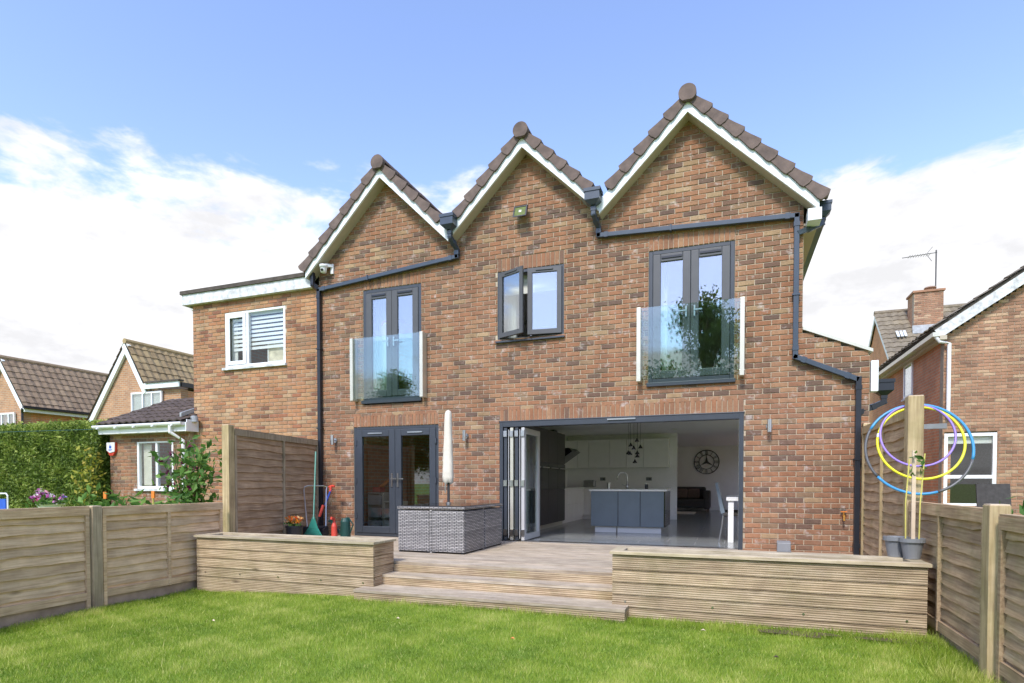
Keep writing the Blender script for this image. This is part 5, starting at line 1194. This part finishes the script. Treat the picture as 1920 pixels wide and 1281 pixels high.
# ================================================================== vegetation
def hedge():
    t = thing('hedge', 'tall dense clipped green hedge behind the left garden', 'hedge', (-15.5, .3, 0))
    x0, x1, y0, y1, zt = -19.5, -13.0, -.35, .9, 2.72
    MB().box(x0+.12, x1-.12, y0+.14, y1-.12, 0, zt-.14).build('inner_growth', 'leaf_tree', t)
    def pos():
        f = random.random(); bulge = .05*math.sin(random.uniform(0, 6))
        if f < .66: return (random.uniform(x0, x1), y0+abs(random.gauss(0, .07))-.03, random.uniform(.5, zt))
        if f < .86: return (random.uniform(x0, x1), random.uniform(y0, y1), zt+random.gauss(0, .045)-.02)
        return (x1-abs(random.gauss(0, .06)), random.uniform(y0, y1), random.uniform(.5, zt))
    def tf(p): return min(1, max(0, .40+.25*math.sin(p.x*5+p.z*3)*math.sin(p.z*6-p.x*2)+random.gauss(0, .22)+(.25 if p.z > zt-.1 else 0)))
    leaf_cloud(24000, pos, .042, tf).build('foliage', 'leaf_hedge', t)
hedge()
def bush(name, label, cat, base, stems, leafn, size, leafsize, mat, extra=None, group=None):
    t = thing(name, label, cat, base, group); B = Vector(base); m = MB(); tips = []
    for i in range(stems):
        a = random.uniform(0, 6.28); r_ = random.uniform(.15, 1)*size[0]; h = random.uniform(.65, 1)*size[2]
        p1 = B+Vector((math.cos(a)*r_*.4, math.sin(a)*r_*.4*size[1]/size[0], h*.55)); p2 = B+Vector((math.cos(a)*r_, math.sin(a)*r_*size[1]/size[0], h))
        m.tube([B, p1, p2], [.014, .009, .004], 5); tips.append((p1, p2))
    m.build('stem', 'leaf_tree', t)
    def pos():
        p1, p2 = random.choice(tips); q = p1+(p2-p1)*random.uniform(-.4, 1.02); s = .10*size[0]/.4
        return q+Vector((random.gauss(0, s), random.gauss(0, s), random.gauss(0, s*.8)))
    leaf_cloud(leafn, pos, leafsize, flat=.0).build('foliage', mat, t)
    if extra:
        mt, n_, sz, nm = extra
        for i in range(n_):
            m = MB()
            p1, p2 = random.choice(tips); c = p1+(p2-p1)*random.uniform(.1, 1)+Vector((random.gauss(0, .06), random.gauss(0, .06)-.05, random.gauss(0, .05)))
            leaf_cloud(10, lambda: c+Vector((random.gauss(0, sz*.5), random.gauss(0, sz*.5), random.gauss(0, sz*.5))), sz, m=m)
            m.build(nm, mt, t)
    return t
bush('flowering_shrub', 'tall leafy shrub with dark purple flowers behind the low left fence', 'shrub', (-8.42, -2.0, 0), 11, 620, (.58, .4, 2.1), .075, 'leaf_bush', ('petal_dark', 16, .035, 'flower'))
bush('squash_plant', 'broad leaved green plants in a bed behind the fence post', 'plant', (-9.6, -2.4, .35), 12, 260, (.9, .4, .75), .10, 'leaf_bush')
bush('climber', 'yellowing climber at the corner of the hedge', 'climber', (-13.05, -.5, .5), 7, 200, (.35, .2, 1.75), .055, 'leaf_yellow')
bush('border_plant', 'glossy leafed plant with pink buds behind the right fence post', 'plant', (2.62, -2.9, .45), 7, 60, (.28, .28, .85), .085, 'leaf_bush', ('petal_mix', 3, .03, 'flower'))
bush('low_green_plant', 'low green plant beside the black chair over the right fence', 'plant', (2.6, -2.0, .5), 5, 40, (.2, .2, .68), .06, 'leaf_bush')
t = thing('petunia_bowl', 'white bowl of pink and purple petunias behind the left fence', 'flower pot', (-11.2, -2.4, .0))
m = MB(); m.lathe((-11.2, -2.4, .0), [(.05, 0), (.05, .8), (.12, .82), (.20, .98), (.215, .98), (.19, .96), (.1, .9)], 18); m.build('bowl', 'pot_white', t)
leaf_cloud(160, lambda: (-11.2+random.gauss(0, .15), -2.4+random.gauss(0, .12), 1.04+random.gauss(0, .05)), .05).build('leaf', 'leaf_bush', t)
for i in range(34):
    fc = Vector((-11.2+random.gauss(0, .19), -2.5+random.gauss(0, .1), 1.12+random.gauss(0, .06)))
    leaf_cloud(5, lambda: fc+Vector((random.gauss(0, .012), random.gauss(0, .012), random.gauss(0, .012))), .035).build('flower', random.choice(['petal_mix', 'petal_mix', 'hoop_purple', 'petal_dark', 'pot_white', 'petal_pink']), t)
t = thing('blue_chair', 'blue folding chair with white frame at the left edge behind the fence', 'chair', (-12.6, -2.4, 0))
m = MB(); m.box(-12.85, -12.42, -2.42, -2.38, .82, 1.06); m.build('backrest', 'chair_blue', t); m = MB(); m.tube([(-12.88, -2.4, 0), (-12.88, -2.4, 1.12), (-12.84, -2.4, 1.16), (-12.43, -2.4, 1.16), (-12.39, -2.4, 1.12), (-12.39, -2.4, 0)], .014, 8); m.build('frame', 'upvc_white', t); m = MB(); m.box(-12.85, -12.42, -2.85, -2.43, .42, .46); m.build('seat', 'chair_blue', t)
for i, (mx_, my_, mz_, lab) in enumerate(((-10.1, -2.2, 1.20, 'orange plant marker standing among the squash leaves'), (-8.95, -2.2, 1.22, 'orange plant marker beside the flowering shrub'))):
    t = thing('plant_marker', lab, 'plant marker', (mx_, my_, 0), 'orange markers in the bed'); MB().box(mx_-.008, mx_+.008, my_-.008, my_+.008, 0, mz_-.12).build('stick', 'bamboo', t); MB().box(mx_-.035, mx_+.035, my_-.01, my_+.01, mz_-.119, mz_).build('tag', 'orange_plastic', t)
tag(MB().tube([(-18.5, -1.4, 2.47), (-12.75, -.6, 2.50)], .007, 5).build('washing_line', 'dark_green', None), 'thin washing line strung in front of the hedge', 'washing line')
m = MB()
for bx, by, br_ in ((.55, -3.52, .20), (1.30, -3.50, .16)):
    pts = [(bx+br_*(1+.35*math.sin(k*2.3+bx))*1.6*math.cos(2*math.pi*k/14), by+br_*.5*(1+.3*math.sin(k*1.7))*math.sin(2*math.pi*k/14), .028+.006*math.sin(k)) for k in range(14)]
    m.add(pts, [tuple(range(14))])
    o_ = m.build('bare_soil', 'soil', None); o_['kind'] = 'structure'; m = MB()
# small fallen leaves on the lawn
for i, (lx, ly, mt) in enumerate(((-3.0, -4.3, 'stake'), (-1.7, -4.6, 'orange_plastic'), (.35, -4.4, 'bark'), (-.2, -3.75, 'stake'), (-4.6, -5.0, 'stake'), (.8, -5.1, 'bark'))):
    m = MB(); s = .022; m.add([(lx-s, ly, .035), (lx, ly-s*.5, .045), (lx+s, ly, .036), (lx, ly+s*.5, .05)], [(0, 1, 2), (0, 2, 3)])
    tag(m.build('fallen_leaf', mt, None), ['pale dry leaf on the lawn in front of the steps', 'orange dry leaf on the lawn below the steps', 'brown dry leaf in the lawn below the right planter', 'pale dry leaf close to the left end of the right planter', 'pale dry leaf in the lawn nearest the left fence', 'brown dry leaf nearest the viewer on the right of the lawn'][i], 'leaf', 'dry leaves on the lawn')
# trees behind the viewer, seen only as reflections in the glass
def tree_proto():
    pts = []; tr = MB(); tr.tube([(0, 0, 0), (.05, 0, 2.2), (0, .1, 4.5), (.1, 0, 6.5)], [.22, .17, .11, .03], 8)
    cl = []
    for i in range(26):
        a = random.uniform(0, 6.28); z = random.uniform(2.4, 7.2); rr = random.uniform(.3, 1)*2.1*math.sin(max(.25, min(1, (8-z)/5))*1.5)
        c = Vector((math.cos(a)*rr, math.sin(a)*rr, z)); cl.append(c); tr.tube([(0, 0, z*.72), c*.6+Vector((0, 0, z*.3)), c], [.06, .035, .012], 5)
    def pos():
        c = random.choice(cl); return c+Vector((random.gauss(0, .36), random.gauss(0, .36), random.gauss(0, .31)))
    return tr.mesh('trunk', 'bark'), leaf_cloud(22000, pos, .072).mesh('crown', 'leaf_tree')
trunk, crown = tree_proto()
for i, (tx, ty, s, lab) in enumerate(((-1.2, -22, 1.5, 'tree behind the viewer in line with the right gable'), (-7.5, -25, .72, 'small tree behind the viewer'), (-13, -23, .95, 'medium tree behind the viewer'), (-18.5, -22, 1.08, 'tree behind the viewer in line with the left gable'), (-24, -24, .9, 'leftmost tree behind the viewer'), (5.5, -24, 1.2, 'rightmost tree behind the viewer'))):
    t = thing('garden_tree', lab, 'tree', (tx, ty, 0), 'trees at the end of the garden'); t.scale = (s, s, s); t.rotation_euler = (0, 0, i*1.3)
    for nm, me in (('trunk', trunk), ('crown', crown)):
        o = bpy.data.objects.new(nm, me); C.objects.link(o); o.parent = t
